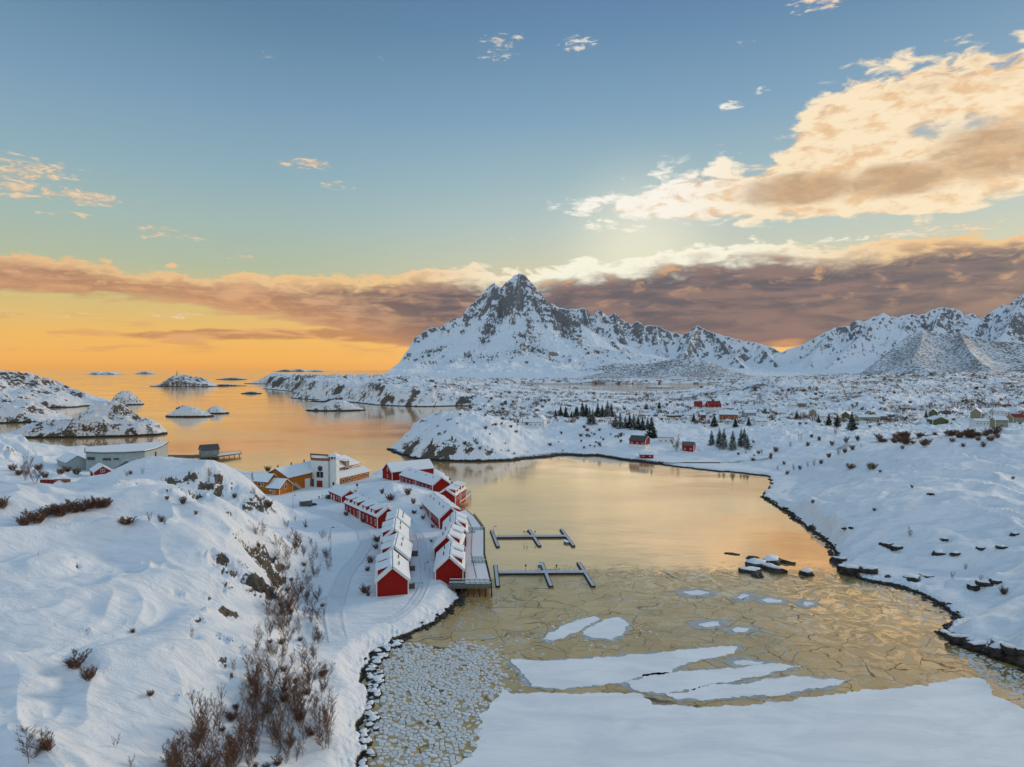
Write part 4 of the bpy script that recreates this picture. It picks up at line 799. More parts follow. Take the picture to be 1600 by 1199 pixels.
def scatter_small(poly, n, smin, smax, seed):
    r = random.Random(seed); xs = [p[0] for p in poly]; ys = [p[1] for p in poly]; k = 0
    X = np.array([r.uniform(min(xs), max(xs)) for _ in range(n * 3)]); Y = np.array([r.uniform(min(ys), max(ys)) for _ in range(n * 3)])
    ok = sdf(X, Y, poly) > 0
    for x, y in list(zip(X[ok], Y[ok]))[:n]:
        s_ = r.uniform(smin, smax) ; me = cms[r.randrange(10)]; a = r.uniform(0, 6.28); ca, sa = math.cos(a) * s_, math.sin(a) * s_
        b.faces([(x + v.co.x * ca - v.co.y * sa, y + v.co.x * sa + v.co.y * ca, 0.02 + v.co.z * s_ * 0.5) for v in me.vertices], [tuple(p.vertices) for p in me.polygons])
scatter_small(region, 700, 0.06, 0.20, 1)
scatter_small(zs([(740, 1000), (830, 1030), (815, 1080), (790, 1080), (770, 1040), (700, 1005)]), 120, .12, .45, 9)
scatter_small(zs([(1480, 1005), (1620, 1060), (1700, 1110), (1600, 1105), (1540, 1060), (1500, 1030)]), 420, 0.12, 0.5, 2)
scatter_small(zs([(700, 1000), (900, 960), (1050, 990), (900, 1025), (790, 1030)]), 90, 0.15, 0.55, 3)
scatter_small(zs([(1350, 905), (1440, 930), (1500, 965), (1470, 985), (1400, 950), (1330, 915)]), 420, 0.10, 0.35, 4)
scatter_small(zs([(700, 1000), (840, 940), (735, 920), (640, 985)]), 200, 0.08, 0.25, 6)
tag(b.build('ice_rubble', M['blockice']), 'small ice rubble and slush along the shores of the bay', 'ice rubble', kind='stuff')

# ------------------------------------------------------------------ boulders
def boulder(r, seed, snow=True, flatk=0.6, name='boulder'):
    rr = random.Random(seed)
    bm = bmesh.new(); bmesh.ops.create_icosphere(bm, subdivisions=3, radius=1)
    off = rr.uniform(0, 99)
    for v in bm.verts:
        n = float(gn(np.array(v.co.x * 1.3 + off), np.array(v.co.y * 1.3 + v.co.z * 0.9))) * .5 + float(gn(np.array(v.co.x * 3 + off), np.array(v.co.y * 3 - v.co.z * 2))) * .18
        v.co = v.co * (1 + n); v.co.z *= flatk
        for ax in (0, 1): v.co[ax] = max(-0.92, min(0.92, v.co[ax]))
    bm.faces.ensure_lookup_table()
    for f in bm.faces: f.material_index = 0
    me = bpy.data.meshes.new(name); bm.to_mesh(me)
    bm2 = bm.copy(); keep = [f for f in bm2.faces if f.normal.z > 0.74]
    bmesh.ops.delete(bm2, geom=[f for f in bm2.faces if f not in set(keep)], context='FACES')
    for v in bm2.verts: v.co += Vector((0, 0, 0.10))
    ms = bpy.data.meshes.new('snow_cap'); bm2.normal_update(); bm2.to_mesh(ms); bm.free(); bm2.free()
    me.materials.append(M['rock']); ms.materials.append(M['snow'])
    for p in ms.polygons: p.use_smooth = True
    return me, ms
def place_boulder(x, y, z, sx_, sy_, sz_, seed, label, group, cap=True, rz=0):
    me, ms = boulder(1, seed); o = bpy.data.objects.new('boulder', me); COL.objects.link(o); o.location = (x, y, z); o.scale = (sx_, sy_, sz_); o.rotation_euler = (0, 0, rz)
    tag(o, label, 'rock', group)
    if cap:
        c = bpy.data.objects.new('snow_cap', ms); COL.objects.link(c); setparent(c, o); sol = c.modifiers.new('thick', 'SOLIDIFY'); sol.thickness = 0.14; sol.offset = -1
    return o
G = 'rocks in the bay between open water and ice'
for (px, py, rx_, ry_, rz_, sd_, lb, cap) in [(1181, 884, 3.0, 2.6, 1.6, 3, 'left hump of the snow-capped rocks in the bay', True), (1205, 879, 3.6, 2.4, 1.7, 4, 'rear snow-capped rock of the cluster in the bay', True), (1208, 891, 3.4, 2.1, 1.5, 5, 'front right snow-capped rock of the cluster in the bay', True),
                                      (1172, 893, 3.0, 2.0, 1.1, 6, 'dark low rock at the front left of the bay cluster with little snow', True), (1182, 900, 2.6, 1.2, .8, 8, 'bare black rock at the very front of the bay cluster', False), (1144, 866, 2.2, 0.9, .35, 9, 'flat bare slab barely above water left of the bay cluster', False),
                                      (1230, 880, 2.2, 1.2, .8, 12, 'dark point rock at the right end of the bay cluster', False), (1176, 872, 2.2, 1.3, .5, 13, 'low dark rock at the back of the bay cluster', False), (1196, 887, 2.2, 1.6, 1.0, 15, 'middle rock of the bay cluster wedged between the snowy humps', True),
                                      (1261, 898, 2.0, 1.6, 1.5, 7, 'single snow-capped boulder standing alone right of the rock cluster', True)]:
    p = atz(px, py, 0); place_boulder(p.x, p.y, 0.0, rx_ * 1.2, ry_ * 1.3, rz_ * 1.5, sd_, lb, G, cap, sd_)
# shoreline riprap under the village
bms = [boulder(1, 40 + i)[0] for i in range(6)]
riv = cz([(574, 1056), (590, 1024), (620, 1004), (650, 992), (680, 975), (705, 957), (722, 938), (719, 925), (735, 908)])
rr_ = random.Random(3); cum = []
for a, c in zip(riv[:-1], riv[1:]): cum.append(math.dist(a, c))
tot_ = sum(cum)
def along(line, t):
    cum = [math.dist(a, c) for a, c in zip(line[:-1], line[1:])]; t *= sum(cum)
    for (a, c), L in zip(zip(line[:-1], line[1:]), cum):
        if t <= L: return (a[0] + (c[0] - a[0]) * t / L, a[1] + (c[1] - a[1]) * t / L)
        t -= L
    return line[-1]
for i in range(120):
    x, y = along(riv, rr_.random()); x += rr_.gauss(-0.1, .6); y += rr_.gauss(0, .6); s_ = rr_.uniform(.25, .65)
    o = bpy.data.objects.new('shore_rock', bms[i % 6]); COL.objects.link(o); o.location = (x, y, max(0.1, min(1.2, ground(x, y))) ); o.scale = (s_ * 1.2, s_, s_); o.rotation_euler = (0, 0, rr_.uniform(0, 6))
    tag(o, 'black rock of the shoreline embankment below the village', 'rock', 'black embankment rocks below the village')
sms = [boulder(1, 70 + i) for i in range(5)]
riv3 = cz([(568, 1230), (566, 1199), (573, 1150), (577, 1100), (584, 1072), (580, 1050), (596, 1020), (622, 1002)])
for i in range(95):
    x, y = along(riv3, rr_.random()); x += rr_.uniform(-.8, 1.6); s_ = rr_.uniform(.4, 1.05)
    me, ms = sms[i % 5]; o = bpy.data.objects.new('shore_stone', me); COL.objects.link(o); o.location = (x, y, .12); o.scale = (s_ * 1.2, s_, s_ * .9); o.rotation_euler = (0, 0, rr_.uniform(0, 6)); tag(o, 'rounded snow-capped stone on the lower left waterline', 'rock', 'snow-capped stones on the lower left waterline')
    c = bpy.data.objects.new('snow_cap', ms); COL.objects.link(c); setparent(c, o); sol = c.modifiers.new('thick', 'SOLIDIFY'); sol.thickness = 0.2; sol.offset = -1
riv2 = cz([(1600, 1046), (1560, 1032), (1520, 1018), (1485, 1003), (1468, 988), (1492, 966), (1470, 948), (1440, 932), (1400, 918), (1350, 908), (1312, 893), (1302, 872), (1296, 850), (1262, 826), (1232, 802), (1190, 776)])
for i in range(190):
    t_ = rr_.random(); x, y = along(riv2, t_); x += rr_.gauss(0.1, .7); y += rr_.gauss(0, .8); s_ = rr_.uniform(.25, .9)
    o = bpy.data.objects.new('shore_rock', bms[i % 6]); COL.objects.link(o); o.location = (x, y, max(0.0, min(1.0, ground(x, y)))); o.scale = (s_ * 1.4, s_, s_ * .8); o.rotation_euler = (0, 0, rr_.uniform(0, 6))
    tag(o, 'dark wet rock along the waterline of the right shore', 'rock', 'wet rocks along the right waterline')

rb = random.Random(15)
BL = [(1310, 878, 2.2, 'snow-capped boulder at the tip where the right bank juts into the bay'), (1333, 893, 3.0, 'largest snow-capped boulder at the foot of the right bank'), (1356, 896, 2.4, 'boulder right of the largest one on the right bank'), (1318, 890, 1.8, 'boulder left below the largest one on the right bank'),
      (1385, 856, 1.8, 'dark rock poking through the snow above the right bank, left one'), (1400, 861, 2.0, 'dark rock poking through the snow above the right bank, right one'), (1475, 847, 1.3, 'round dark rock high on the right slope'), (1468, 868, 2.0, 'long dark rock on the right slope below the round one'), (1492, 869, 1.3, 'small rock right of the long dark one'),
      (1565, 857, 1.9, 'square dark rock near the right edge of the picture'), (1532, 859, 1.2, 'small rock left of the square dark rock'), (1447, 902, 1.7, 'rock just above the right waterline'), (1388, 903, 1.0, 'small rock above the right waterline'), (1425, 908, 3.0, 'low broad rock at the right waterline'), (1522, 920, 1.8, 'left rock of the dark group on the lower right slope'),
      (1540, 917, 2.0, 'middle rock of the dark group on the lower right slope'), (1556, 913, 1.3, 'right rock of the dark group on the lower right slope'), (1586, 836, 1.5, 'rock at the far right edge of the slope'), (1320, 828, 1.0, 'small rock near the bend of the right bank'), (1500, 1003, 2.2, 'boulder at the left tip of the lower right headland'), (1528, 1010, 2.4, 'second boulder of the lower right headland'),
      (1560, 1018, 2.6, 'third boulder of the lower right headland'), (1590, 1026, 2.6, 'rightmost boulder of the lower right headland'), (1480, 992, 1.8, 'low rock off the tip of the lower right headland'), (1453, 775, 1.2, 'lone flat rock high on the right snowfield'), (1330, 827, .8, 'pebble-like rock near the bend of the right bank')]
for k_, (px, py, s_, lb) in enumerate(BL):
    q = onland(px, py)
    if q is None: q = atz(px, py, .4)
    place_boulder(q.x, q.y, q.z - s_ * .05, s_ * rb.uniform(.9, 1.3), s_ * rb.uniform(.7, 1.0), s_ * rb.uniform(.6, .9), 60 + k_, lb, 'rocks on the right bank', s_ > 1.1, rb.uniform(-.5, .5))

# ------------------------------------------------------------------ roads and paths on the packed snow
def strip(name, pix, width, mat, label, dz=0.06, zz=3.0, ruts=True):
    P = [Vector((*atz(x, y, zz)[:2], 0)) for x, y in pix]; line = []
    for i in range(len(P) - 1):
        p0, p1, p2, p3 = P[max(0, i - 1)], P[i], P[i + 1], P[min(len(P) - 1, i + 2)]
        n = max(2, int((p2 - p1).length / 1.2))
        for k in range(n):
            t = k / n; line.append(0.5 * ((2 * p1) + (p2 - p0) * t + (2 * p0 - 5 * p1 + 4 * p2 - p3) * t * t + (3 * p1 - p0 - 3 * p2 + p3) * t ** 3))
    line.append(P[-1]); offs = np.linspace(-width / 2, width / 2, 13); V = []; 
    for i, p in enumerate(line):
        tn = (line[min(i + 1, len(line) - 1)] - line[max(i - 1, 0)]).normalized(); nr = Vector((-tn.y, tn.x, 0))
        row = []
        for j, o_ in enumerate(offs):
            q = p + nr * (o_ * (1 + 0.12 * float(gn(np.array(i * .21), np.array(o_)))))
            rut = -0.07 * (math.exp(-((abs(o_) - width * .24) / .28) ** 2)) if ruts else 0
            edge_ = (-0.22 if j in (0, 12) else 0) - 0.34 * (1 - min(1, min(i, len(line) - 1 - i) / 9))
            row.append((q.x, q.y, ground(q.x, q.y) + dz + 0.08 + rut + edge_ + (0.10 if j in (1, 11) else 0)))
        V.append(row)
    V = np.array(V); o = grid_object(name, V[:, :, 0], V[:, :, 1], V[:, :, 2], mat); return tag(o, label, kind='structure')
strip('road', [(530, 1010), (522, 960), (535, 905), (560, 868), (572, 845), (560, 825), (530, 808), (490, 796), (455, 790), (430, 790)], 5.0, M['road'], 'ploughed snowy road bending round the cabin rows')
strip('path', [(610, 960), (640, 950), (660, 925), (664, 895), (660, 860), (655, 835), (640, 815), (625, 805)], 3.0, M['road'], 'trodden snowy lane between the two cabin rows')
strip('path', [(540, 968), (580, 972), (625, 962), (655, 935)], 2.6, M['road'], 'wheel tracks crossing below the left cabin row')

# ------------------------------------------------------------------ houses
def house(name, label, cat, p0, p1, W, eave, ridge, wall='red', group=None, dorm=(0, 0), wins=(), doors=(), roof='roofsnow', under='slate', base=None, chim=(), snowth=0.38, trim='white', ov=0.5, hip=0.0, lower=None):
    p0 = Vector(p0); p1 = Vector(p1); ax = p1 - p0; L = ax.length; rz = math.atan2(ax.y, ax.x)
    if base is None:
        m = (p0 + p1) / 2; base = ground(m.x, m.y)
    r = empty(name, (p0.x, p0.y, base), rz); tag(r, label, cat, group); h = W / 2
    b = MB(); b.prism([(0, -h), (L, -h), (L, h), (0, h)], -2.0, eave, top=False, bottom=False)
    if hip:
        pass
    b.poly([(0, -h, eave), (0, h, eave), (0, 0, ridge)])
    if not hip: b.poly([(L, -h, eave), (L, h, eave), (L, 0, ridge)])
    b.build('wall', M[wall], r)
    if lower:
        b = MB(); b.prism([(-.04, -h - .04), (L + .04, -h - .04), (L + .04, h + .04), (-.04, h + .04)], -2, lower[1], top=True, bottom=False); b.build('plinth', M[lower[0]], r)
    sl_ = (ridge - eave) / h; y1 = h + ov * .8; z1 = eave - ov * .8 * sl_
    rf = MB(); sn = MB()
    Lr = L - hip
    for s in (1, -1):
        far = (L + ov, s * y1, z1) if not hip else (L + ov, s * y1, z1)
        rq = [(-ov, s * y1, z1), far, (Lr + (ov if not hip else 0), 0, ridge), (-ov, 0, ridge)]
        rf.slab([(x, y, z + .02) for x, y, z in rq], 0.14)
        q2 = [(-ov + .05, s * (y1 - .02), z1 + .17), (L + ov - .05, s * (y1 - .02), z1 + .17), (Lr + (ov - .05 if not hip else 0), 0, ridge + .17), (-ov + .05, 0, ridge + .17)]
        sn.slab(q2, snowth)
    if hip:
        rf.slab([(L + ov, -y1, z1 + .02), (L + ov, y1, z1 + .02), (Lr, .01, ridge + .02), (Lr, -.01, ridge + .02)], .14)
        sn.slab([(L + ov - .05, -y1, z1 + .19), (L + ov - .05, y1, z1 + .19), (Lr, .01, ridge + .19), (Lr, -.01, ridge + .19)], snowth)
    ro = rf.build('roof', M[under], r)
    if roof == 'roofsnow': sn.build('roof_snow', M['roofsnow'], ro, smooth=False, bevel=0.12)
    if trim:
        for x in (0, L):
            for y in (-h, h): b = MB(); b.box(x - .16 if x == 0 else x - .12, x + .12 if x == 0 else x + .16, y - .16 if y < 0 else y - .12, y + .12 if y < 0 else y + .16, -1.5, eave - .1); b.build('corner_board', M[trim], r)
        for xx in ((-ov - .06, L + ov - .0) if not hip else (-ov - .06,)):
            for s in (1, -1): b = MB(); b.slab([(xx, s * y1, z1 - .22), (xx + .09, s * y1, z1 - .22), (xx + .09, 0, ridge - .22), (xx, 0, ridge - .22)], .34); b.build('bargeboard', M[trim], r)
    side, nd = dorm
    for i in range(nd):
        c = L * (i + .5) / nd + (0.25 if nd > 1 else 0); wd = min(5.2, L / nd * .62); dz = eave + 2.15; y0 = side * (h - .25)
        zr = ridge - 0.25; yr = side * 0.7
        b = MB(); o2 = [(c - wd / 2, y0), (c + wd / 2, y0), (c + wd / 2, yr), (c - wd / 2, yr)]
        b.prism(o2, eave - .6, [dz, dz, zr, zr]); d_ = b.build('dormer', M[wall], r)
        b = MB(); e = .3
        b.slab([(c - wd / 2 - e, side * (h + .12), dz - .04), (c + wd / 2 + e, side * (h + .12), dz - .04), (c + wd / 2 + e, side * .2, ridge + .05), (c - wd / 2 - e, side * .2, ridge + .12)], .55)
        b.build('dormer_roof', M['roofsnow'], d_, bevel=.14)
        b = MB(); yy = side * (h - .25); b.box(c - .95, c + .95, min(yy, yy + side * .06), max(yy, yy + side * .06), eave + .35, eave + 1.75); f_ = b.build('window', M['white'], d_)
    for (fc, a, z, ww, wh) in wins:
        window(r, fc, a, z, ww, wh, L, h)
    for (fc, a, ww, wh, mt) in doors:
        b = MB(); facebox(b, fc, a, wh / 2, ww, wh, L, h, .07); b.build('door', M[mt], r)
    if group and ('row' in group or 'red' in group):
        for k_ in (0.3, 0.72): b = MB(); b.tube((L * k_, side_v(group) * 1.7, ridge - 1.4), (L * k_, side_v(group) * 1.7, ridge + .15), .16, n=6); b.build('vent_pipe', M['concrete'], r)
    for cx_ in chim:
        b = MB(); b.box(cx_ - .3, cx_ + .3, -.3, .3, ridge - .6, ridge + 1.3); b.build('chimney', M['concrete'], r)
    return r
def side_v(g): return -1 if 'left' in g else 1
def facebox(b, fc, a, z, ww, wh, L, h, out, ins=0.0):
    z0, z1 = z - wh / 2, z + wh / 2
    if fc == 'L': b.box(a - ww / 2, a + ww / 2, h + ins, h + out, z0, z1)
    if fc == 'R': b.box(a - ww / 2, a + ww / 2, -h - out, -h - ins, z0, z1)
    if fc == 'F': b.box(-out, -ins, a - ww / 2, a + ww / 2, z0, z1)
    if fc == 'B': b.box(L + ins, L + out, a - ww / 2, a + ww / 2, z0, z1)
def window(r, fc, a, z, ww, wh, L, h, frame='white'):
    b = MB(); facebox(b, fc, a, z, ww, wh, L, h, .06); w_ = b.build('window', M[frame], r)
    b = MB(); k = .16
    for s in (-1, 1): facebox(b, fc, a + s * (ww / 4 - k / 8), z, ww / 2 - k * 1.3, wh - 2 * k, L, h, .09, .03)
    b.build('pane', M['glass'], w_)
GL = 'red cabins of the left row'; GR = 'red cabins of the right row along the quay'
def wrow(fc, L, n, z, ww=1.0, wh=1.2): return [(fc, L * (i + .5) / n, z, ww, wh) for i in range(n)]
house('cabin', 'red cabin at the front end of the left row, its blank gable facing the viewer', 'cabin', (-30.1, 171), (-32.9, 186.3), 7.8, 4.0, 7.3, group=GL, dorm=(1, 2), wins=wrow('L', 15, 4, 1.8) + wrow('R', 15, 4, 1.8), base=3.0)
house('cabin', 'red cabin second from the front in the left row', 'cabin', (-32.4, 187.6), (-34.0, 202.6), 7.6, 4.0, 7.3, group=GL, dorm=(1, 2), wins=wrow('L', 15, 4, 1.8) + wrow('R', 15, 4, 1.8), base=3.75)
house('cabin', 'red cabin third from the front in the left row, roof edge bare and dark', 'cabin', (-35.4, 204.6), (-37.6, 219.4), 7.6, 4.0, 7.4, group=GL, dorm=(1, 2), wins=wrow('L', 15, 4, 1.8) + wrow('R', 15, 4, 1.8), base=4.5)
house('cabin', 'red cabin at the back end of the straight part of the left row', 'cabin', (-37.4, 221.6), (-39.0, 234), 7.2, 4.0, 7.2, group=GL, dorm=(1, 2), wins=wrow('L', 13, 3, 1.8) + wrow('R', 13, 3, 1.8), base=4.6)
house('cabin', 'red cabin turned to the left with white-framed windows, its gable behind the left row', 'cabin', (-45.2, 247.2), (-54.2, 260.2), 8, 4.0, 6.9, group=GL, dorm=(1, 2), wins=wrow('L', 15, 4, 1.7, 1.1, 2.2), base=3.0)
house('cabin', 'red cabin turned to the left, farther one with two square dormer windows', 'cabin', (-54.8, 261.2), (-63.4, 273.8), 8, 4.0, 6.9, group=GL, dorm=(1, 2), wins=wrow('L', 15, 4, 1.7, 1.1, 2.2), base=3.0)
house('cabin', 'small single-storey red house with a plain snowy roof next to the parked car', 'cabin', (-69.6, 292), (-78.2, 305), 7.4, 3.1, 5.3, wins=[('L', 3, 1.6, 1.6, 1.4), ('L', 6, 1.6, 1, 1.4)], doors=[('L', 9.5, 1.3, 2.2, 'white'), ('L', 13, 1.3, 2.2, 'white')], base=3.0)
house('cabin', 'red cabin at the front end of the right row beside the quay corner', 'cabin', (-17.0, 184), (-18.0, 200), 7.4, 3.0, 6.4, group=GR, dorm=(-1, 2), wins=wrow('L', 16, 4, 1.6), base=3.0)
house('cabin', 'red cabin second from the front in the right row', 'cabin', (-19.4, 202.5), (-19.2, 218), 7.6, 3.2, 6.8, group=GR, dorm=(-1, 2), wins=wrow('L', 16, 4, 1.6), base=3.7)
house('cabin', 'red cabin third from the front in the right row', 'cabin', (-18.4, 219.8), (-19.6, 235), 7.4, 3.2, 6.8, group=GR, dorm=(-1, 2), wins=wrow('L', 14, 3, 1.6), base=4.2)
house('cabin', 'red cabin of the right row with a broad snowy roof slope and many lane-side windows', 'cabin', (-22.4, 247.5), (-27.2, 261.5), 8.2, 3.3, 6.9, group=GR, dorm=(-1, 2), wins=wrow('L', 14.5, 5, 1.6), base=3.0)
house('cabin', 'red cabin of the right row joined to the back of the broad-roofed one', 'cabin', (-27.6, 262.5), (-32.2, 276.5), 8.2, 3.3, 6.9, group=GR, dorm=(-1, 2), wins=wrow('L', 14.5, 5, 1.6), base=3.0)
house('cabin', 'red house with its bare gable to the right above the waterside cabins', 'cabin', (-33.0, 317.4), (-42.6, 332.4), 9, 3.6, 6.8, group='red houses at the north end of the village', wins=wrow('L', 17.5, 4, 1.7, 1.5, 1.6), base=3.0)
house('cabin', 'red house joined behind, a dark seam between their roofs', 'cabin', (-43.2, 333.4), (-53, 348.4), 9, 3.6, 6.8, group='red houses at the north end of the village', wins=wrow('L', 17.5, 4, 1.7, 1.5, 1.6), base=3.0)
house('cabin', 'largest red house at the far end with a long plain snowy roof', 'cabin', (-64.5, 352.5), (-45, 367.5), 10.5, 4.6, 8.6, group='red houses at the north end of the village', wins=[('F', 0, 5.5, 1.4, 1.8), ('F', 0, 2, 1.4, 1.8), ('R', 5, 2.6, 1.8, 1.8), ('R', 10, 2.6, 1.4, 1.5)], base=3.0)
house('cabin', 'nearer red pile cabin on the water side with dormers to the bay', 'cabin', (-28.0, 289), (-26.8, 297.4), 8, 3.6, 6.3, group='red pile cabins by the wooden landing', dorm=(-1, 2), wins=wrow('R', 8.5, 3, 1.7), base=3.0)
house('cabin', 'farther red pile cabin on the water side', 'cabin', (-26.4, 298.4), (-24.8, 307), 8, 3.6, 6.5, group='red pile cabins by the wooden landing', dorm=(-1, 2), wins=wrow('R', 8.5, 3, 1.7), base=3.0)

# --- the ochre main building with the white tower block
root = empty('main_building', (-95, 335, 3.0)); tag(root, 'ochre building with a white tower block, round window and lookout turret', 'building')
def inw(lst): return [(x + 95, y - 335) for x, y in lst]
class Loc:      # helper: build parts of one building in rotated frames
    def __init__(s, o, d): s.o = Vector(o) - Vector((-95, 335)); s.a = Vector(d).normalized(); s.p = Vector((-s.a.y, s.a.x))
    def __call__(s, x, y, z): q = s.o + s.a * x + s.p * y; return (q.x, q.y, z)
def lgable(fr, x0, x1, y0, y1, eave, ridge, wall, axis='x', bottom=-2, hip=0, ov=.5):
    """gabled volume with its roof and snow, ridge along x or y of the frame"""
    def T(a, c, z): return fr(a, c, z) if axis == 'x' else fr(c, a, z)
    if axis == 'y': x0, x1, y0, y1 = y0, y1, x0, x1
    ym = (y0 + y1) / 2; b = MB()
    b.faces([T(x0, y0, bottom), T(x1, y0, bottom), T(x1, y1, bottom), T(x0, y1, bottom), T(x0, y0, eave), T(x1, y0, eave), T(x1, y1, eave), T(x0, y1, eave), T(x0, ym, ridge), T(x1, ym, ridge if not hip else eave)],
            [(0, 1, 5, 4), (2, 3, 7, 6), (0, 4, 8, 7, 3), (1, 2, 6, 9, 5)] if not hip else [(0, 1, 5, 4), (2, 3, 7, 6), (0, 4, 8, 7, 3), (1, 2, 6, 5)])
    wl = b.build('wall', M[wall], root)
    k = (ridge - eave) / ((y1 - y0) / 2); b = MB(); s_ = MB()
    for yy, sg in ((y0, -1), (y1, 1)):
        ye = yy + sg * ov; ze = eave - k * ov
        q = [(x0 - ov, ye, ze), (x1 + ov, ye, ze), (x1 + ov - (hip + ov if hip else 0), ym, ridge), (x0 - ov, ym, ridge)]
        b.slab([T(a, c, z + .02) for a, c, z in q], .15); s_.slab([T(a, c, z + .19) for a, c, z in q], .38)
    if hip:
        q = [(x1 + ov, y0 - ov, eave - k * ov), (x1 + ov, y1 + ov, eave - k * ov), (x1 - hip, ym + .01, ridge), (x1 - hip, ym - .01, ridge)]
        b.slab([T(a, c, z + .02) for a, c, z in q], .15); s_.slab([T(a, c, z + .19) for a, c, z in q], .38)
    ro = b.build('roof', M['slate'], root); s_.build('roof_snow', M['roofsnow'], ro, bevel=.12); return wl
def lbox(fr, x0, x1, y0, y1, z0, z1, mat, name, par=None):
    b = MB(); P_ = [fr(x0, y0, z0), fr(x1, y0, z0), fr(x1, y1, z0), fr(x0, y1, z0), fr(x0, y0, z1), fr(x1, y0, z1), fr(x1, y1, z1), fr(x0, y1, z1)]
    b.faces(P_, [(0, 3, 2, 1), (4, 5, 6, 7), (0, 1, 5, 4), (1, 2, 6, 5), (2, 3, 7, 6), (3, 0, 4, 7)]); return b.build(name, M[mat], par or root)
W1 = Loc((-111, 320), (9.2, 26))       # x along the ridge, y to the left of it
lgable(W1, 0, 27, -7, 7, 6.6, 10.4, 'orange')
lgable(W1, -7.5, -0.05, -1.5, 6.6, 5.6, 8.4, 'orange', axis='y')
lgable(W1, -7.8, 1.5, -8.2, -1.4, 3.0, 6.4, 'orange', axis='y')
def lwin(fr, x0, x1, y0, y1, z0, z1, t='x'):
    w_ = lbox(fr, x0, x1, y0, y1, z0, z1, 'white', 'window')
    e = .16
    if t == 'x': lbox(fr, x0 - .04, x1 - .0 if False else x0 + .02, y0 + e, y1 - e, z0 + e, z1 - e, 'glass', 'pane', w_)
    else: lbox(fr, x0 + e, x1 - e, y0 - .04, y0 + .02, z0 + e, z1 - e, 'glass', 'pane', w_)
lwin(W1, -7.58, -7.5, 2.2, 4.2, 3.4, 5.0); lwin(W1, -7.58, -7.5, -7.2 + 8, -6 + 8, 3.4, 5.0)
lbox(W1, -7.6, -7.5, 2.6, 4.4, -1, 1.6, 'white', 'door')
lwin(W1, -4.2, -2.8, -8.28, -8.2, 2.2, 4.4, 'y')
lbox(W1, -7.92, -7.72, -8.32, -8.12, -2, 3.0, 'white', 'corner_boards'); lbox(W1, 1.42, 1.62, -8.32, -8.12, -2, 3.0, 'white', 'corner_boards')
lbox(W1, 12.5, 16.5, -7.08, -7.0, -1, 4.2, 'white', 'door'); lbox(W1, 17.5, 18.5, -7.08, -7.0, -1, 4.6, 'redd', 'door')
# outside stair
b = MB()
for k in range(12): q0 = W1(3.5 + k * .35, -8.4, 3.3 - k * .28); q1 = W1(3.9 + k * .35, -7.2, 3.3 - k * .28); b.faces([W1(3.5 + k * .35, -8.4, 3.0 - k * .27), W1(3.9 + k * .35, -8.4, 3.0 - k * .27), W1(3.9 + k * .35, -7.1, 3.0 - k * .27), W1(3.5 + k * .35, -7.1, 3.0 - k * .27)], [(0, 1, 2, 3)])
for oy in (-8.4, -7.1):
    for dz in (0.0, 1.0): b.tube(W1(3.5, oy, 3.0 + dz), W1(8.0, oy, -.1 + dz), .08, n=4)
    for k in range(6): b.tube(W1(3.5 + k * .85, oy, 3.0 - k * .6), W1(3.5 + k * .85, oy, 4.0 - k * .6), .05, n=4)
b.build('stair', M['white'], root)
for xx in (2, 12, 22): b = MB(); b.tube(W1(xx, .4, 10.2), W1(xx, .4, 12.0), .35, n=8); b.build('vent_pipe', M['concrete'], root)
# white block
blk = [(-99.5, 337), (-98.6, 334.6), (-96.6, 333), (-92, 331.6), (-89.5, 331.2), (-88.4, 333), (-94.0, 347), (-104, 351)]
b = MB(); b.prism(inw(blk), -2, 13.0); b.build('wall', M['plaster'], root)
def ring(outline, w_, z0, z1, name, mat):
    c = Vector((sum(p[0] for p in outline) / len(outline), sum(p[1] for p in outline) / len(outline))); b = MB(); n = len(outline)
    inn = [tuple(c + (Vector(p) - c) * (1 - w_)) for p in outline]; out = [tuple(c + (Vector(p) - c) * 1.012) for p in outline]
    b.faces([(x, y, z0) for x, y in out] + [(x, y, z1) for x, y in out] + [(x, y, z1) for x, y in inn] + [(x, y, z0) for x, y in inn],
            [(i, (i + 1) % n, n + (i + 1) % n, n + i) for i in range(n)] + [(n + i, n + (i + 1) % n, 2 * n + (i + 1) % n, 2 * n + i) for i in range(n)] + [(2 * n + i, 2 * n + (i + 1) % n, 3 * n + (i + 1) % n, 3 * n + i) for i in range(n)])
    return b.build(name, M[mat], root)
ring(inw(blk), .06, 12.7, 14.0, 'parapet', 'brown')
b = MB(); c_ = Vector((sum(p[0] for p in inw(blk)) / 8, sum(p[1] for p in inw(blk)) / 8)); b.prism([tuple(c_ + (Vector(p) - c_) * .93) for p in inw(blk)], 13.0, 13.3); b.build('roof_snow', M['roofsnow'], root)
FB = Loc((-98.3, 333.6), (9.7, -2.4))      # along the white front, y goes back
def disc(cx_, cz_, r_, y_, name, mat, par=None, n=20, th=.1):
    b = MB(); b.tube(FB(cx_, y_ + th, cz_), FB(cx_, y_, cz_), r_, n=n); return b.build(name, M[mat], par or root)
rw = disc(5.0, 8.9, 1.35, -.45, 'round_window', 'concrete', th=.6); disc(5.0, 8.9, 1.1, -.5, 'pane', 'glass', rw)
w_ = lbox(FB, 2.9, 6.9, -.45, .5, 4.3, 7.6, 'white', 'window')
for k in range(2): lbox(FB, 3.1 + k * 1.95, 4.85 + k * 1.85, -.50, -.40, 4.5, 7.4, 'glass', 'pane', w_)
lbox(FB, 3.2, 6.2, -.5, .5, -1, 3.0, 'redd', 'door'); lbox(FB, .4, 1.3, -.1, .6, -1, 3.6, 'glass', 'window')
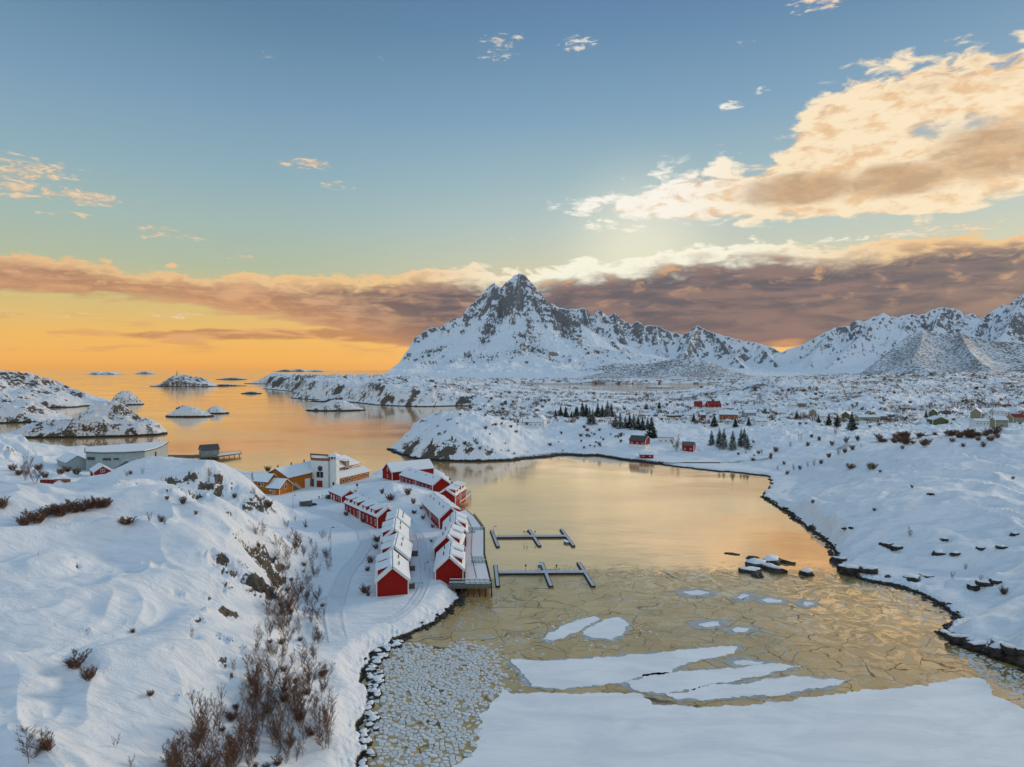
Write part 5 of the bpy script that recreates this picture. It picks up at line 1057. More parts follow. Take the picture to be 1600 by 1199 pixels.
# turret
T0 = Loc((-88.2, 330.4), (9.7, -2.4))
lbox(T0, 0, 3.2, 0, 3.2, -2, 13.6, 'plaster', 'turret'); 
for (x, y) in ((0, 0), (2.9, 0), (0, 2.9), (2.9, 2.9)): lbox(T0, x, x + .3, y, y + .3, 13.6, 15.0, 'white', 'turret_post')
lbox(T0, .3, 1.4, .15, .25, 13.6, 14.8, 'glass', 'pane'); lbox(T0, 1.8, 2.8, .15, .25, 13.6, 14.8, 'yellow', 'pane')
b = MB(); e = .9; b.faces([T0(-e, -e, 15.0), T0(3.2 + e, -e, 15.0), T0(3.2 + e, 3.2 + e, 15.0), T0(-e, 3.2 + e, 15.0), T0(1.6, 1.6, 16.9)], [(0, 1, 4), (1, 2, 4), (2, 3, 4), (3, 0, 4), (0, 3, 2, 1)]); b.build('turret_roof', M['roofsnow'], root)
lwin(T0, 1.0, 2.4, -.08, 0, 1.0, 2.8, 'y')
# right wing
W2 = Loc((-85.6, 339), (9.6, 23))     # front lean-to wall line, y goes back-left
lbox(W2, 0, 25, 0.0, 4.0, -2, 2.9, 'orange', 'wall'); lbox(W2, -1.2, 0.0, .1, 3.9, -2, 3.2, 'plaster', 'wall')
b = MB(); b.slab([W2(-1.5, -.6, 2.95), W2(25.5, -.6, 2.95), W2(25.5, 4.05, 5.4), W2(-1.5, 4.05, 5.4)], .5); b.build('lean_to_roof', M['roofsnow'], root, bevel=.12)
for k in range(5): lwin(W2, 1.6 + k * 5, 3.4 + k * 5, -.08, 0, .7, 2.3, 'y')
lgable(W2, -1, 22, 4.0, 15, 7.6, 11.8, 'orange', hip=5)
for k in range(13): 
    if k in (5, 6): continue
    lwin(W2, .2 + k * 1.7, 1.6 + k * 1.7, 3.92, 4.0, 5.9, 7.3, 'y')
lbox(W2, 8.6, 12.2, 3.4, 8.4, 5.6, 10.3, 'orange', 'dormer'); b = MB(); b.slab([W2(8.2, 3.0, 10.3), W2(12.6, 3.0, 10.3), W2(12.6, 9.4, 10.8), W2(8.2, 9.4, 10.8)], .4); b.build('dormer_roof', M['roofsnow'], root)
w_ = lbox(W2, 8.9, 11.9, 3.3, 3.42, 7.4, 10.2, 'brown', 'window'); lbox(W2, 9.3, 11.5, 3.24, 3.36, 7.8, 9.8, 'gwall', 'pane', w_)
lwin(W2, 9.0, 11.8, 3.30, 3.38, 5.8, 7.1, 'y')
for xx in (6, 12): b = MB(); b.tube(W2(xx, 10.5, 11), W2(xx, 10.5, 13.0), .3, n=8); b.build('vent_pipe', M['concrete'], root)
# faded white lettering on the ochre annex
def text_on(fr, x, y, z, body, size, par, mat, ang_):
    cu = bpy.data.curves.new('lettering', 'FONT'); cu.body = body; cu.size = size; cu.extrude = .02; cu.align_x = 'CENTER'
    o = bpy.data.objects.new('lettering', cu); COL.objects.link(o); me = bpy.data.meshes.new_from_object(o); bpy.data.objects.remove(o)
    o = bpy.data.objects.new('lettering', me); COL.objects.link(o); me.materials.append(M[mat]); setparent(o, par); o.location = fr(x, y, z); o.rotation_euler = (math.pi / 2, 0, ang_); return o
a_ = math.atan2(26, 9.2) - math.pi / 2
b = MB()
for (yc_, zc_, wd_, hd_) in [(-3.1, 1.9, .7, .8), (-4.1, 1.7, .5, .35), (-4.8, 1.7, .6, .35), (-5.7, 1.7, .7, .3), (-4.4, .7, .5, .3), (-5.1, .7, .5, .3), (-5.8, .7, .4, .3)]:
    P_ = [W1(-7.86, yc_ - wd_ / 2, zc_ - hd_ / 2), W1(-7.86, yc_ + wd_ / 2, zc_ - hd_ / 2), W1(-7.86, yc_ + wd_ / 2, zc_ + hd_ / 2), W1(-7.86, yc_ - wd_ / 2, zc_ + hd_ / 2)]
    b.faces(P_, [(0, 1, 2, 3)])
b.build('wall_lettering', M['white'], root)

# ------------------------------------------------------------------ factory, pier hut and neighbours
def at3(px, py, z): p = atz(px, py, z); return (p.x, p.y)
fz = 13.2
top = [at3(134, 707.5, fz), at3(160, 708.5, fz), at3(195, 708, fz), at3(226, 706, fz), at3(243, 702, fz), at3(254, 697.5, fz), at3(262.5, 691.5, fz)]
bk = [at3(215, 695, fz), at3(134, 700.5, fz)]
fo = empty('factory', (top[0][0], top[0][1], 2.5)); tag(fo, 'long grey-blue fish factory with a curved end and flat snowy roof', 'factory')
ol = [(x - top[0][0], y - top[0][1]) for x, y in top + bk]
b = MB(); b.prism(ol, -2, fz - 2.5); b.build('wall', M['grey'], fo)
cc = Vector((sum(p[0] for p in ol) / len(ol), sum(p[1] for p in ol) / len(ol)))
b = MB(); b.prism([tuple(cc + (Vector(p) - cc) * 1.03) for p in ol], fz - 2.5, fz - 2.1); rf_ = b.build('roof', M['slate'], fo)
b = MB(); b.prism([tuple(cc + (Vector(p) - cc) * 1.01) for p in ol], fz - 2.1, fz - 1.6); b.build('roof_snow', M['roofsnow'], rf_, bevel=.1)
fx, fy = top[0]
for (x, z, w_, h_) in [(2.6, 7.5, 1.2, 1.6), (5.0, 7.5, 1.2, 1.6), (12.5, 7.3, 1.1, 1.2), (14.5, 7.3, 1.1, 1.2), (18.5, 7.4, 1.4, .8)]:
    yl = np.interp(x, [o_[0] for o_ in ol[:7]], [o_[1] for o_ in ol[:7]])
    b = MB(); b.box(x - w_, x + w_, yl - .45, yl + .1, z - h_ / 2, z + h_ / 2); q = b.build('window', M['slate'], fo); b = MB(); b.box(x - w_ + .15, x + w_ - .15, yl - .5, yl - .4, z - h_ / 2 + .15, z + h_ / 2 - .15); b.build('pane', M['glass'], q)
p4 = ol[4]; b = MB(); b.box(p4[0] - 1.0, p4[0] + .4, p4[1] - .5, p4[1] + .3, 4.6, 9.2); b.build('door', M['dark'], fo)
house('shed', 'lean grey end shed with a pitched roof at the left end of the factory', 'shed', (-246.5, 386.5), (-262, 402), 11, 5.2, 8.6, wall='grey', under='slate', trim=None, base=2.5)
house('shed', 'low grey annex with a steep gable in front of the factory', 'shed', (-192, 352), (-206, 364), 12, 5.0, 8.6, wall='gwall', trim='white', base=2.5, roof='none')
house('shed', 'low flat grey outbuilding with a snowy roof before the factory', 'shed', (-209, 352), (-190, 352), 8, 3.6, 4.6, wall='gwall', trim=None, base=3.6)
q = atz(158, 744, 8)
house('boathouse', 'small dark red house with a white-framed gable window below the factory', 'house', (q.x + 2, q.y - 2), (q.x - 4.5, q.y + 6), 7.6, 2.6, 5.2, wall='redd', wins=[('F', 0, 2.9, 1.7, 1.5)], base=8, under='slate')
b = MB(); r_ = empty('fence', (*at3(74, 757, 17),)[:2] + (17,)); 
for k in range(2): pass
q = onland(76, 756) or atd(76, 756, 250)
r_.location = q
tag(r_, 'low red wooden wall standing in the snow at the far left', 'fence'); b.box(-3.4, 3.4, -.15, .15, -1.5, 1.5); b.build('board_panel', M['redd'], r_); b = MB(); b.box(-3.5, 3.5, -.25, .25, 1.5, 1.72); b.build('snow_cap', M['snow'], r_)
b = MB()
for k in range(5): b.box(-3.3 + k * 1.6, -3.15 + k * 1.6, -.25, -.15, -1.5, 1.6)
b.build('post', M['dark'], r_)
b = MB(); q = onland(98, 753) or q; r_ = empty('fence', q); tag(r_, 'shorter brown fence running right of the low red wall', 'fence'); b.box(-3, 3, -.12, .12, -1.2, .9); b.build('board_panel', M['brown'], r_)
# pier with hut
pr = empty('pier', (-205, 452, 0)); tag(pr, 'wooden pier on piles reaching out from the factory', 'pier')
def lp(px, py, z): x, y = at3(px, py, z); return (x + 205, y - 452)
b = MB(); P_ = [lp(255, 713.5, 2.2), lp(300, 715.5, 2.2), lp(345, 713.5, 2.2), lp(378, 708.5, 2.2), lp(376, 706.5, 2.2), lp(338, 708.5, 2.2), lp(300, 711, 2.2), lp(255, 711.0, 2.2)]
b.prism(P_, 1.8, 2.2); b.build('deck', M['wood'], pr)
b = MB(); b.prism([lp(340, 712.6, 2.25), lp(376, 708.2, 2.25), lp(375, 706.8, 2.25), lp(340, 709.2, 2.25)], 2.204, 2.4); b.build('snow', M['snow'], pr)
for px_ in range(262, 378, 8):
    for dy_ in (0, 1):
        py_ = np.interp(px_, [255, 300, 345, 378], [713.5, 715.5, 713.5, 708.5] if dy_ == 0 else [711, 711, 708.5, 706.5]); x, y = lp(px_, py_, 2.2); b = MB(); b.tube((x, y, -2), (x, y, 1.8), .22, n=6); b.build('pile', M['dark'], pr)
for px_ in np.arange(340, 378, 2.6): x, y = lp(px_, np.interp(px_, [338, 378], [708.3, 706.3]), 2.2); b = MB(); b.tube((x, y, 2.2), (x, y, 3.6), .1, n=4); b.build('post', M['dark'], pr)
b = MB()
a0, a1 = lp(256, 713.2, 2.2), lp(300, 715, 2.2)
for k in range(12): x = a0[0] + (a1[0] - a0[0]) * k / 11; y = a0[1] + (a1[1] - a0[1]) * k / 11; b.tube((x, y, 2.2), (x, y, 3.3), .07, n=4)
b.tube((*a0, 3.3), (*a1, 3.3), .07, n=4); b.build('railing', M['dark'], pr)
x0, y0 = at3(310, 713.5, 2.3); x1, y1 = at3(337, 711.5, 2.3)
house('pier_hut', 'grey-blue hut with a dark pitched roof standing on the pier', 'hut', (x0, y0 + 3), (x1, y1 + 3), 7.0, 4.2, 7.4, wall='gwall', roof='none', under='slate', trim=None, wins=[('R', 3, 2.2, 1.2, 1.2), ('R', 8, 2.2, 1.2, 1.2)], base=2.24)

# ------------------------------------------------------------------ quay beside the right row
qr = empty('quay', (-12, 200, 0)); tag(qr, 'snow-covered timber quay on piles with green railings beside the right cabin row', 'quay')
def lq(px, py, z): x, y = at3(px, py, z); return (x + 12, y - 200)
DZ = 2.7
out = [lq(701, 917, DZ), lq(768.5, 917, DZ), lq(757, 868, DZ), lq(757, 828, DZ), lq(741, 806, DZ), lq(727, 795, DZ), lq(716, 800, DZ), lq(722, 830, DZ), lq(712, 870, DZ)]
b = MB(); b.prism(out, DZ - .5, DZ); b.build('deck', M['wood'], qr)
sn = [lq(727, 913, DZ), lq(766, 913, DZ), lq(755, 868, DZ), lq(755, 829, DZ), lq(740, 808, DZ), lq(727, 797, DZ), lq(718, 801, DZ), lq(725, 832, DZ), lq(727, 870, DZ)]
b = MB(); b.prism(sn, DZ + .004, DZ + .22); b.build('deck_snow', M['roofsnow'], qr, bevel=.08)
edge_pts = [(768, 917), (763, 893), (757, 868), (757, 828), (749, 816), (741, 806)]
def lerp_line(pts, n):
    P = [Vector(at3(x, y, DZ)) for x, y in pts]; L = [0]
    for a, c in zip(P[:-1], P[1:]): L.append(L[-1] + (c - a).length)
    out = []
    for k in range(n):
        t = L[-1] * k / (n - 1)
        for i in range(len(P) - 1):
            if t <= L[i + 1] + 1e-6: out.append(P[i].lerp(P[i + 1], (t - L[i]) / (L[i + 1] - L[i]))); break
    return out
ep = lerp_line(edge_pts, 34)
for q in ep: b = MB(); b.box(q.x + 12 - .16, q.x + 12 + .16, q.y - 200 - .16, q.y - 200 + .16, DZ - .6, DZ + .95); b.build('edge_post', M['dark'], qr)
ip = lerp_line([(744, 905), (736, 868), (738, 830), (730, 812)], 26); b = MB()
for q in ip: b.box(q.x + 12 - .1, q.x + 12 + .1, q.y - 200 - .1, q.y - 200 + .1, DZ, DZ + 1.05)
for a, c in zip(ip[:-1], ip[1:]): b.tube((a.x + 12, a.y - 200, DZ + 1.0), (c.x + 12, c.y - 200, DZ + 1.0), .06, n=4)
b.build('inner_railing', M['wood'], qr)
def railing(pa, pb, n, name='railing', mat='gteal'):
    b = MB(); A_ = Vector((*lq(*pa, DZ), DZ)); B_ = Vector((*lq(*pb, DZ), DZ))
    for k in range(n): q = A_.lerp(B_, k / (n - 1)); b.box(q.x - .07, q.x + .07, q.y - .07, q.y + .07, DZ, DZ + 1.15)
    for z in (.35, .7, 1.1): b.tube(A_ + Vector((0, 0, z)), B_ + Vector((0, 0, z)), .08, n=4)
    b.build(name, M[mat], qr)
    b = MB(); b.tube(A_ + Vector((0, 0, 1.24)), B_ + Vector((0, 0, 1.24)), .11, n=5); b.build('rail_snow', M['roofsnow'], qr)
M['gteal'] = simple('green_grey_timber', (0.13, 0.20, 0.19), .75, .2, 3)
railing((702, 917), (768, 917), 9); railing((703, 912), (765, 912), 9); railing((737, 881), (759, 881), 5); railing((737, 876), (757, 876), 5); railing((726, 829), (757, 829), 6); railing((726, 834), (742, 834), 4)
b = MB()
for (ax_, ay_) in ((702, 917),): pass
for px_ in np.linspace(722, 768, 6):
    for py_ in (917, 905): x, y = lq(px_, py_, DZ); b = MB(); b.tube((x, y, -2.5), (x, y, DZ - .5), .2, n=6); b.build('pile', M['dark'], qr)
for q in ep[4::3]: b = MB(); b.tube((q.x + 12, q.y - 200, -2.5), (q.x + 12, q.y - 200, DZ - .5), .2, n=6); b.build('pile', M['dark'], qr)
# landing by the pile cabins
ld = empty('landing', (-20, 300, 0)); tag(ld, 'wooden landing on tall yellowish piles beside the pile cabins', 'landing')
def ll(px, py, z): x, y = at3(px, py, z); return (x + 20, y - 300)
out = [ll(712, 786, 2.7), ll(722, 782, 2.7), ll(735.5, 771, 2.7), ll(725, 770, 2.7), ll(716, 776, 2.7)]
b = MB(); b.prism(out, 2.3, 2.7); b.build('deck', M['white'], ld)
M['pile'] = simple('pale_pile_timber', (0.28, 0.22, 0.10), .8, .25, 2)
for k in range(9):
    t_ = k / 8; px_ = 713 + 22.5 * t_; py_ = 786 - 15 * t_; x, y = ll(px_, py_, 2.7); b = MB(); b.tube((x, y, -2), (x, y, 2.3), .18, n=6); b.build('pile', M['pile'], ld)
b = MB(); A_ = Vector((*ll(735.5, 771, 2.7), 2.7)); B_ = Vector((*ll(724, 770, 2.7), 2.7)); C_ = Vector((*ll(713, 786, 2.7), 2.7))
for (p_, q_) in ((A_, B_), (A_, C_)):
    for z in (.5, 1.1): b.tube(p_ + Vector((0, 0, z)), q_ + Vector((0, 0, z)), .07, n=4)
    for k in range(6): r0 = p_.lerp(q_, k / 5); b.tube(r0, r0 + Vector((0, 0, 1.1)), .06, n=4)
b.build('railing', M['pile'], ld)

# ------------------------------------------------------------------ floating jetties
def jetty(label, a, c, fingers):
    A_ = atz(*a, 0.4); C_ = atz(*c, 0.4); r = empty('floating_jetty', (A_.x, A_.y, 0)); tag(r, label, 'jetty', 'floating jetties off the quay')
    def bar(p, q, w_, z0, z1, name, mat, bev=0):
        p = Vector((p.x - A_.x, p.y - A_.y)); q = Vector((q.x - A_.x, q.y - A_.y)); d = (q - p).normalized(); n = Vector((-d.y, d.x)) * w_ / 2
        b = MB(); b.prism([tuple(p + n), tuple(p - n), tuple(q - n), tuple(q + n)], z0, z1); return b.build(name, M[mat], r, bevel=bev)
    bar(A_, C_, 2.6, -.3, .5, 'walkway', 'dark'); bar(A_, C_, 2.4, .504, .66, 'snow', 'roadsn', .05)
    for k, (f0, f1) in enumerate(fingers):
        P_ = atz(*f0, .4); Q_ = atz(*f1, .4); f = bar(P_, Q_, 1.3, -.25, .46 + .004 * k, 'finger', 'dark')
        p = Vector((P_.x - A_.x, P_.y - A_.y)); q = Vector((Q_.x - A_.x, Q_.y - A_.y)); d = (q - p).normalized(); n = Vector((-d.y, d.x)) * .42
        b = MB(); b.prism([tuple(p + n), tuple(p - n), tuple(q - n), tuple(q + n)], .47 + .004 * k, .60); b.build('finger_snow', M['roadsn'], f)
    b = MB()
    for k in range(18):
        t_ = (k + .5) / 18; q = A_.lerp(C_, t_); b.tube((q.x - A_.x, q.y - A_.y + 1.2, .5), (q.x - A_.x, q.y - A_.y + 1.2, 1.1), .06, n=4)
    b.build('cleats', M['metal'], r)
    return r
M['roadsn'] = snowmat('thin_snow_on_planks', (0.44, 0.48, 0.56), .5, 1.5)
jetty('farther floating jetty with three cross fingers, snow on its planks', (776, 839), (885, 838), [((768, 829), (778, 854)), ((827, 828), (843, 853)), ((877, 827), (896, 853))])
jetty('nearer floating jetty with three cross fingers, longer than the other', (779, 895), (917, 894), [((774, 883), (778, 916)), ((846, 879), (861, 916)), ((904, 879), (927, 916))])
mp0 = None
PL = {0: 'left mooring post on the farther jetty', 1: 'second mooring post on the farther jetty', 2: 'mooring post right of the middle finger of the farther jetty', 3: 'left mooring post on the nearer jetty', 4: 'right mooring post on the nearer jetty'}
for i, (px, py) in enumerate([(819, 841), (823.5, 841), (836, 841), (821.5, 896), (869.5, 896)]):
    p = atz(px, py, .5)
    if mp0 is None:
        mp0 = empty('mooring_post', (p.x, p.y, .66)); b = MB(); b.tube((0, 0, 0), (0, 0, 2.0), .07, n=6); b.build('post', M['metal'], mp0)
        b = MB(); b.tube((0, 0, 1.9), (0, 0, 2.4), .26, .2, n=8); b.build('lamp_head', M['lamp'], mp0); tag(mp0, PL[0], 'post', 'black-topped posts on the jetties')
    else: copy_tree(mp0, (p.x, p.y, .66), 0, 1, PL[i])
p = atz(843, 893.5, .6); r = empty('service_box', (p.x, p.y, .66)); tag(r, 'small grey-green service box on legs on the nearer jetty', 'service box'); b = MB(); b.box(-.5, .5, -.3, .3, 1.0, 2.1); b.build('cabinet', M['gteal'], r)
b = MB(); [b.tube((sx_ * .4, 0, 0), (sx_ * .4, 0, 1.0), .06, n=4) for sx_ in (-1, 1)]; b.build('legs', M['metal'], r); b = MB(); b.box(-.6, .6, -.4, .4, 2.1, 2.25); b.build('lid', M['roofsnow'], r)
# small boat moored at the far jetty
def boat(px, py, s, rz, label, mat='wood'):
    p = atz(px, py, .1); r = empty('boat', (p.x, p.y, .1), rz); tag(r, label, 'boat'); n = 9; b = MB(); V = []
    for i in range(n):
        t_ = i / (n - 1); w_ = 1.0 * math.sin(math.pi * min(1, .25 + t_ * .75)) ** .7; x = -2.4 + 4.8 * t_
        V.append([(x, -w_, .75 + .2 * t_), (x, -w_ * .6, -.1), (x, w_ * .6, -.1), (x, w_, .75 + .2 * t_)])
    for i in range(n - 1):
        for j in range(3): b.poly([V[i][j], V[i + 1][j], V[i + 1][j + 1], V[i][j + 1]])
    b.poly(V[0]); b.poly(V[-1]); b.build('hull', M[mat], r); b = MB()
    for i in range(n - 1): b.poly([V[i][0], V[i + 1][0], V[i + 1][3], V[i][3]])
    b.build('snow_cover', M['roofsnow'], r); r.scale = (s, s, s)
boat(884, 848, .75, 1.9, 'small snow-filled boat tied at the right end of the farther jetty', 'gteal')

# ------------------------------------------------------------------ houses across the bay
def far_house(px, py, wpx, label, wall, cat='house', rot=0.0, eave=2.8, ridge=5.2, W=7, roof='roofsnow', under='slate', name='house', d=None, lower=None, wins=2, trim='white', dorm=(0, 0), z=None, group=None, ov=.4):
    q = onland(px, py) if d is None else atd(px, py, d)
    if q is None: q = atd(px, py, d or 700)
    if px > 1160: eave *= .72; ridge *= .72; W *= .85; wpx *= .85
    L = wpx * q.y / F; c, s = math.cos(rot), math.sin(rot); zb = ground(q.x, q.y) if z is None else z
    if zb < 0: zb = q.z
    p0 = (q.x - c * L / 2, q.y - s * L / 2 + W / 2); p1 = (q.x + c * L / 2, q.y + s * L / 2 + W / 2)
    return house(name, label, cat, p0, p1, W, eave, ridge, wall=wall, roof=roof, under=under, base=zb, lower=lower, trim=trim, wins=[('R', L * (i + .5) / wins, 1.7 if not lower else lower[1] + .9, 1.3, 1.3) for i in range(wins)] + [('B', 0, 1.8, 1.2, 1.2)], dorm=dorm, group=group, ov=ov)
far_house(1001, 700, 27, 'large red barn with a dark bare roof and white lower wall above the beach', 'red', 'barn', -0.62, 5.2, 8.2, 8, 'none', 'slate', 'barn', lower=('white', 2.2), wins=3)
far_house(1011, 717, 21, 'small low red boathouse with snow on its roof just below the red barn', 'red', 'boathouse', -0.1, 2.4, 3.9, 5, name='boathouse', wins=2)
far_house(1078, 706, 18, 'red cabin with a grey bare roof and two white windows right of the bare tree', 'red', 'cabin', -0.45, 4.2, 6.6, 6.5, 'none', 'concrete', 'cabin', wins=2)
far_house(1042, 694, 24, 'white house with a snowy roof hidden behind the red barn', 'white', 'house', -0.2, 4.5, 8, 8, wins=3)
far_house(832, 668, 30, 'long low white house behind the rocky knoll, left of the spruces', 'white', 'house', 0.1, 4, 6.5, 8, wins=4)
far_house(846, 667, 14, 'taller white gable house at the right end of the long white one', 'white', 'house', 1.2, 6, 10, 8, wins=2)
far_house(1116, 642, 21, 'red house with a white lower floor standing on the far hillside', 'red', 'house', 0.15, 7, 12, 10, roof='none', under='redd', lower=('white', 4), wins=3)
far_house(1092, 637, 12, 'small red house left of the red and white one', 'red', 'house', -0.2, 4, 8, 8, roof='none', under='redd')
far_house(1098, 653, 9, 'tiny red shed down by the inlet', 'red', 'shed', 0.1, 3, 5.5, 6, name='shed', wins=1)
far_house(1141, 656, 28, 'brown wooden house with a broad snowy roof by the inlet', 'brown', 'house', -0.3, 4.5, 8.5, 11, wins=3)
far_house(1172, 651, 22, 'pale grey house right of the brown wooden one', 'gwall', 'house', 0.2, 4, 8, 9)
far_house(1190, 664, 22, 'low pale house half hidden by the near snow ridge', 'white', 'house', 0.0, 3, 6, 8)
far_house(1254, 636, 14, 'small pale yellow house at the foot of the smooth snow hill', 'yellow', 'house', -0.3, 5, 9, 9)
far_house(1240, 638, 10, 'low white shed beside the small pale yellow house', 'white', 'shed', 0.2, 3, 5.5, 7, name='shed')
far_house(1272, 650, 14, 'pale green-yellow gable house right of the smooth hill foot', 'yellow', 'house', 1.2, 4.5, 8, 8)
far_house(1288, 656, 16, 'white roofed house among the small dark spruces', 'white', 'house', 0.1, 3.5, 6.5, 8)
far_house(1326, 655, 18, 'olive house just right of the tall dark spruce', 'green', 'house', 0.9, 5, 9, 9)
far_house(1358, 658, 38, 'long yellowish house with a snowy roof in the middle of the right village', 'yellow', 'house', 0.05, 4.5, 7, 9, wins=6)
far_house(1378, 656, 20, 'olive house at the right end of the long yellowish one', 'green', 'house', 0.3, 4, 7.5, 9)
far_house(1462, 652, 16, 'tall olive gable house with a lean roof, upper of the two green ones', 'green', 'house', 1.0, 7, 12, 10)
far_house(1472, 662, 30, 'green house with a wide low snowy gable, lower of the two green ones', 'green', 'house', 1.35, 4, 8, 15)
far_house(1530, 652, 22, 'yellow-green gable house in the right village', 'yellow', 'house', 0.9, 6, 11, 10)
far_house(1562, 650, 18, 'white roofed house behind the yellow-green gable house', 'white', 'house', 0.1, 5, 9, 9)
far_house(1535, 668, 26, 'white house with a dark terrace in front', 'white', 'house', 0.05, 5, 7.5, 9, wins=4)
far_house(1566, 669, 22, 'two-storey yellowish house with many windows near the right edge', 'yellow', 'house', -0.1, 7, 10, 9, wins=4)
far_house(1592, 662, 24, 'house with a rust red roof cut by the right picture edge', 'yellow', 'house', 0.1, 6, 9.5, 9, roof='none', under='redd')
for i, (px, py, cl, lb) in enumerate([(1088, 602, 'yellow', 'tiny yellow house on the far side of the strait'), (1062, 598, 'white', 'tiny white house on the far strait shore, middle'), (1030, 597.5, 'redd', 'tiny red house on the far strait shore'),
                                  (930, 597, 'white', 'tiny white house at the left part of the far shore'), (960, 597, 'yellow', 'tiny ochre house on the far shore below the wooded foothill'), (1384, 594, 'yellow', 'lone small yellow house on the moor below the right range'),
                                  (985, 597, 'white', 'tiny white house right of the ochre one on the far shore'), (1010, 597, 'redd', 'tiny dark red boathouse on the far shore')]):
    far_house(px, py, 7, lb, cl, 'house', 0.2 * i, 5, 9, 10, wins=2)

# ------------------------------------------------------------------ trees
def bare_tree(seed, h=7.0, dense=1.0, spread=0.5, multi=1):
    """a bare birch: several slender stems that fan out, upright side branches, fine twigs"""
    r = random.Random(seed); tr = MB(); cr = MB()
    stems = multi if multi > 1 else r.choice([1, 2, 2, 3])
    def curve_(p, d, L, n, r0, r1, tgt, sides, up=.06, wob=.07):
        pts = [p]
        for i in range(n):
            d = (d + Vector((r.gauss(0, wob), r.gauss(0, wob), up))).normalized(); q = pts[-1] + d * (L / n)
            tgt.tube(pts[-1], q, r0 + (r1 - r0) * i / n, r0 + (r1 - r0) * (i + 1) / n, n=sides, cap=False); pts.append(q)
        return pts, d
    for m in range(stems):
        a = 6.283 * (m + r.random() * .6) / stems; tilt = (.10 + .35 * spread) * r.uniform(.6, 1.2) if stems > 1 else .06
        hs = h * (1.0 if m == 0 and multi == 1 else r.uniform(.6, .95)); d = Vector((math.cos(a) * tilt, math.sin(a) * tilt, 1)).normalized()
        pts, _ = curve_(Vector((math.cos(a) * .08, math.sin(a) * .08, -.4)), d, hs, 7, .0085 * h, .012, tr, 5, .03, .05)
        nb = int(18 * dense)
        for k in range(nb):
            t_ = (.14 if multi == 1 else .04) + .82 * (k + r.random()) / nb; f = t_ * 7; i = min(6, int(f)); p = pts[i].lerp(pts[i + 1], f - i)
            aa = r.uniform(0, 6.283); out_ = Vector((math.cos(aa), math.sin(aa), 0)); L = h * r.uniform(.20, .40) * (1 - .55 * t_) * (.8 + .6 * spread)
            bd = (out_ * (.45 + .65 * spread) + Vector((0, 0, 1))).normalized(); bp_, _ = curve_(p, bd, L, 3, .0042 * h, .013, cr, 3, .08, .09)
            for j in range(int(7 * dense)):
                u_ = .15 + .85 * r.random(); g = u_ * 3; jj = min(2, int(g)); q = bp_[jj].lerp(bp_[jj + 1], g - jj); a3 = r.uniform(0, 6.283)
                td = (bd + Vector((math.cos(a3), math.sin(a3), .2)) * r.uniform(.3, .7)).normalized(); tl = L * r.uniform(.28, .55)
                tp, _ = curve_(q, td, tl, 2, .015, .010, cr, 3, .10, .08)
                for e_ in range(2):
                    a4 = r.uniform(0, 6.283); ed = (td + Vector((math.cos(a4), math.sin(a4), .2)) * .55).normalized(); cr.tube(tp[1], tp[1] + ed * tl * r.uniform(.3, .6), .012, .008, n=3, cap=False)
    return tr, cr
def make_tree(name, cat, seed, h, label, group, dense=1.0, spread=.5, multi=1, twig='twig', bark='bark'):
    tr, cr = bare_tree(seed, h, dense, spread, multi); r = empty(name, (0, 0, -500)); tag(r, label, cat, group)
    tr.build('trunk', M[bark], r); cr.build('crown', M[twig], r); return r
protos = [make_tree('birch_tree', 'tree', 100 + i, 7.0, '', None, 1.0, .30 + .1 * (i % 3), 1) for i in range(8)]
bush = [make_tree('bush', 'bush', 200 + i, 2.6, '', None, 1.0, .8, 5) for i in range(4)]
sap = [make_tree('sapling', 'sapling', 300 + i, 3.0, '', None, .6, .35, 1) for i in range(3)]
gold = [make_tree('bush', 'bush', 400 + i, 2.4, '', None, 1.0, .8, 5, 'twig2') for i in range(1)]
round_ = make_tree('birch_tree', 'tree', 613, 7.0, '', None, 1.5, .75, 1)
used = set()
def put(protolist, px, py, hpx, label, group, base_h, rnd=random, widen=1.0, q=None):
    q = q or onland(px, py)
    if q is None or q.z < .3: return None
    i = rnd.randrange(len(protolist)); pr_ = protolist[i]; s = hpx * q.y / F / base_h
    if pr_.name not in used:
        used.add(pr_.name); o = pr_; o.location = q; o.rotation_euler = (0, 0, rnd.uniform(0, 6.28)); o.scale = (s * widen, s * widen, s); o['label'] = label
        if group: o['group'] = group
        return o
    return copy_tree(pr_, q, rnd.uniform(0, 6.28), (s * widen, s * widen, s), label, group)
rt = random.Random(21)
# individually recognisable ones first: px, py of the foot, height in px
put([round_], 46, 1196, 62, 'round-crowned bare birch alone in the bottom left corner', None, 7.6, rt, 1.35)
put(protos, 318, 1155, 92, 'tall bare birch standing out left at the bottom of the thicket', None, 7.6, rt, .95)
put(protos, 341, 1140, 78, 'slim bare birch just right of the tall birch at the bottom', None, 7.6, rt, .8)
put(protos, 283, 1190, 56, 'small bare birch left of the tall birch at the bottom', None, 7.6, rt, 1)
put(protos, 447, 882, 42, 'reddish round-topped birch at the upper end of the thicket', None, 7.6, rt, 1.1)
put(protos, 1057, 706, 30, 'bare dark deciduous tree between the red barn and the red cabin', None, 7.6, rt, 1.25)
put(protos, 55, 757, 48, 'bare golden brown tree left of the low red wall', None, 7.6, rt, 1.2)
put(protos, 40, 752, 40, 'bare brown tree at the far left near the curved track', None, 7.6, rt, 1.0)
poly = [(402, 835), (430, 815), (470, 815), (512, 838), (520, 880), (508, 930), (500, 1010), (515, 1080), (518, 1199), (260, 1210), (300, 1165), (345, 1150), (385, 1060), (400, 980), (425, 930), (405, 870)]
def inpoly(x, y, pl):
    c = False
    for i in range(len(pl)):
        (x1, y1), (x2, y2) = pl[i], pl[i - 1]
        if (y1 > y) != (y2 > y) and x < (x2 - x1) * (y - y1) / (y2 - y1) + x1: c = not c
    return c
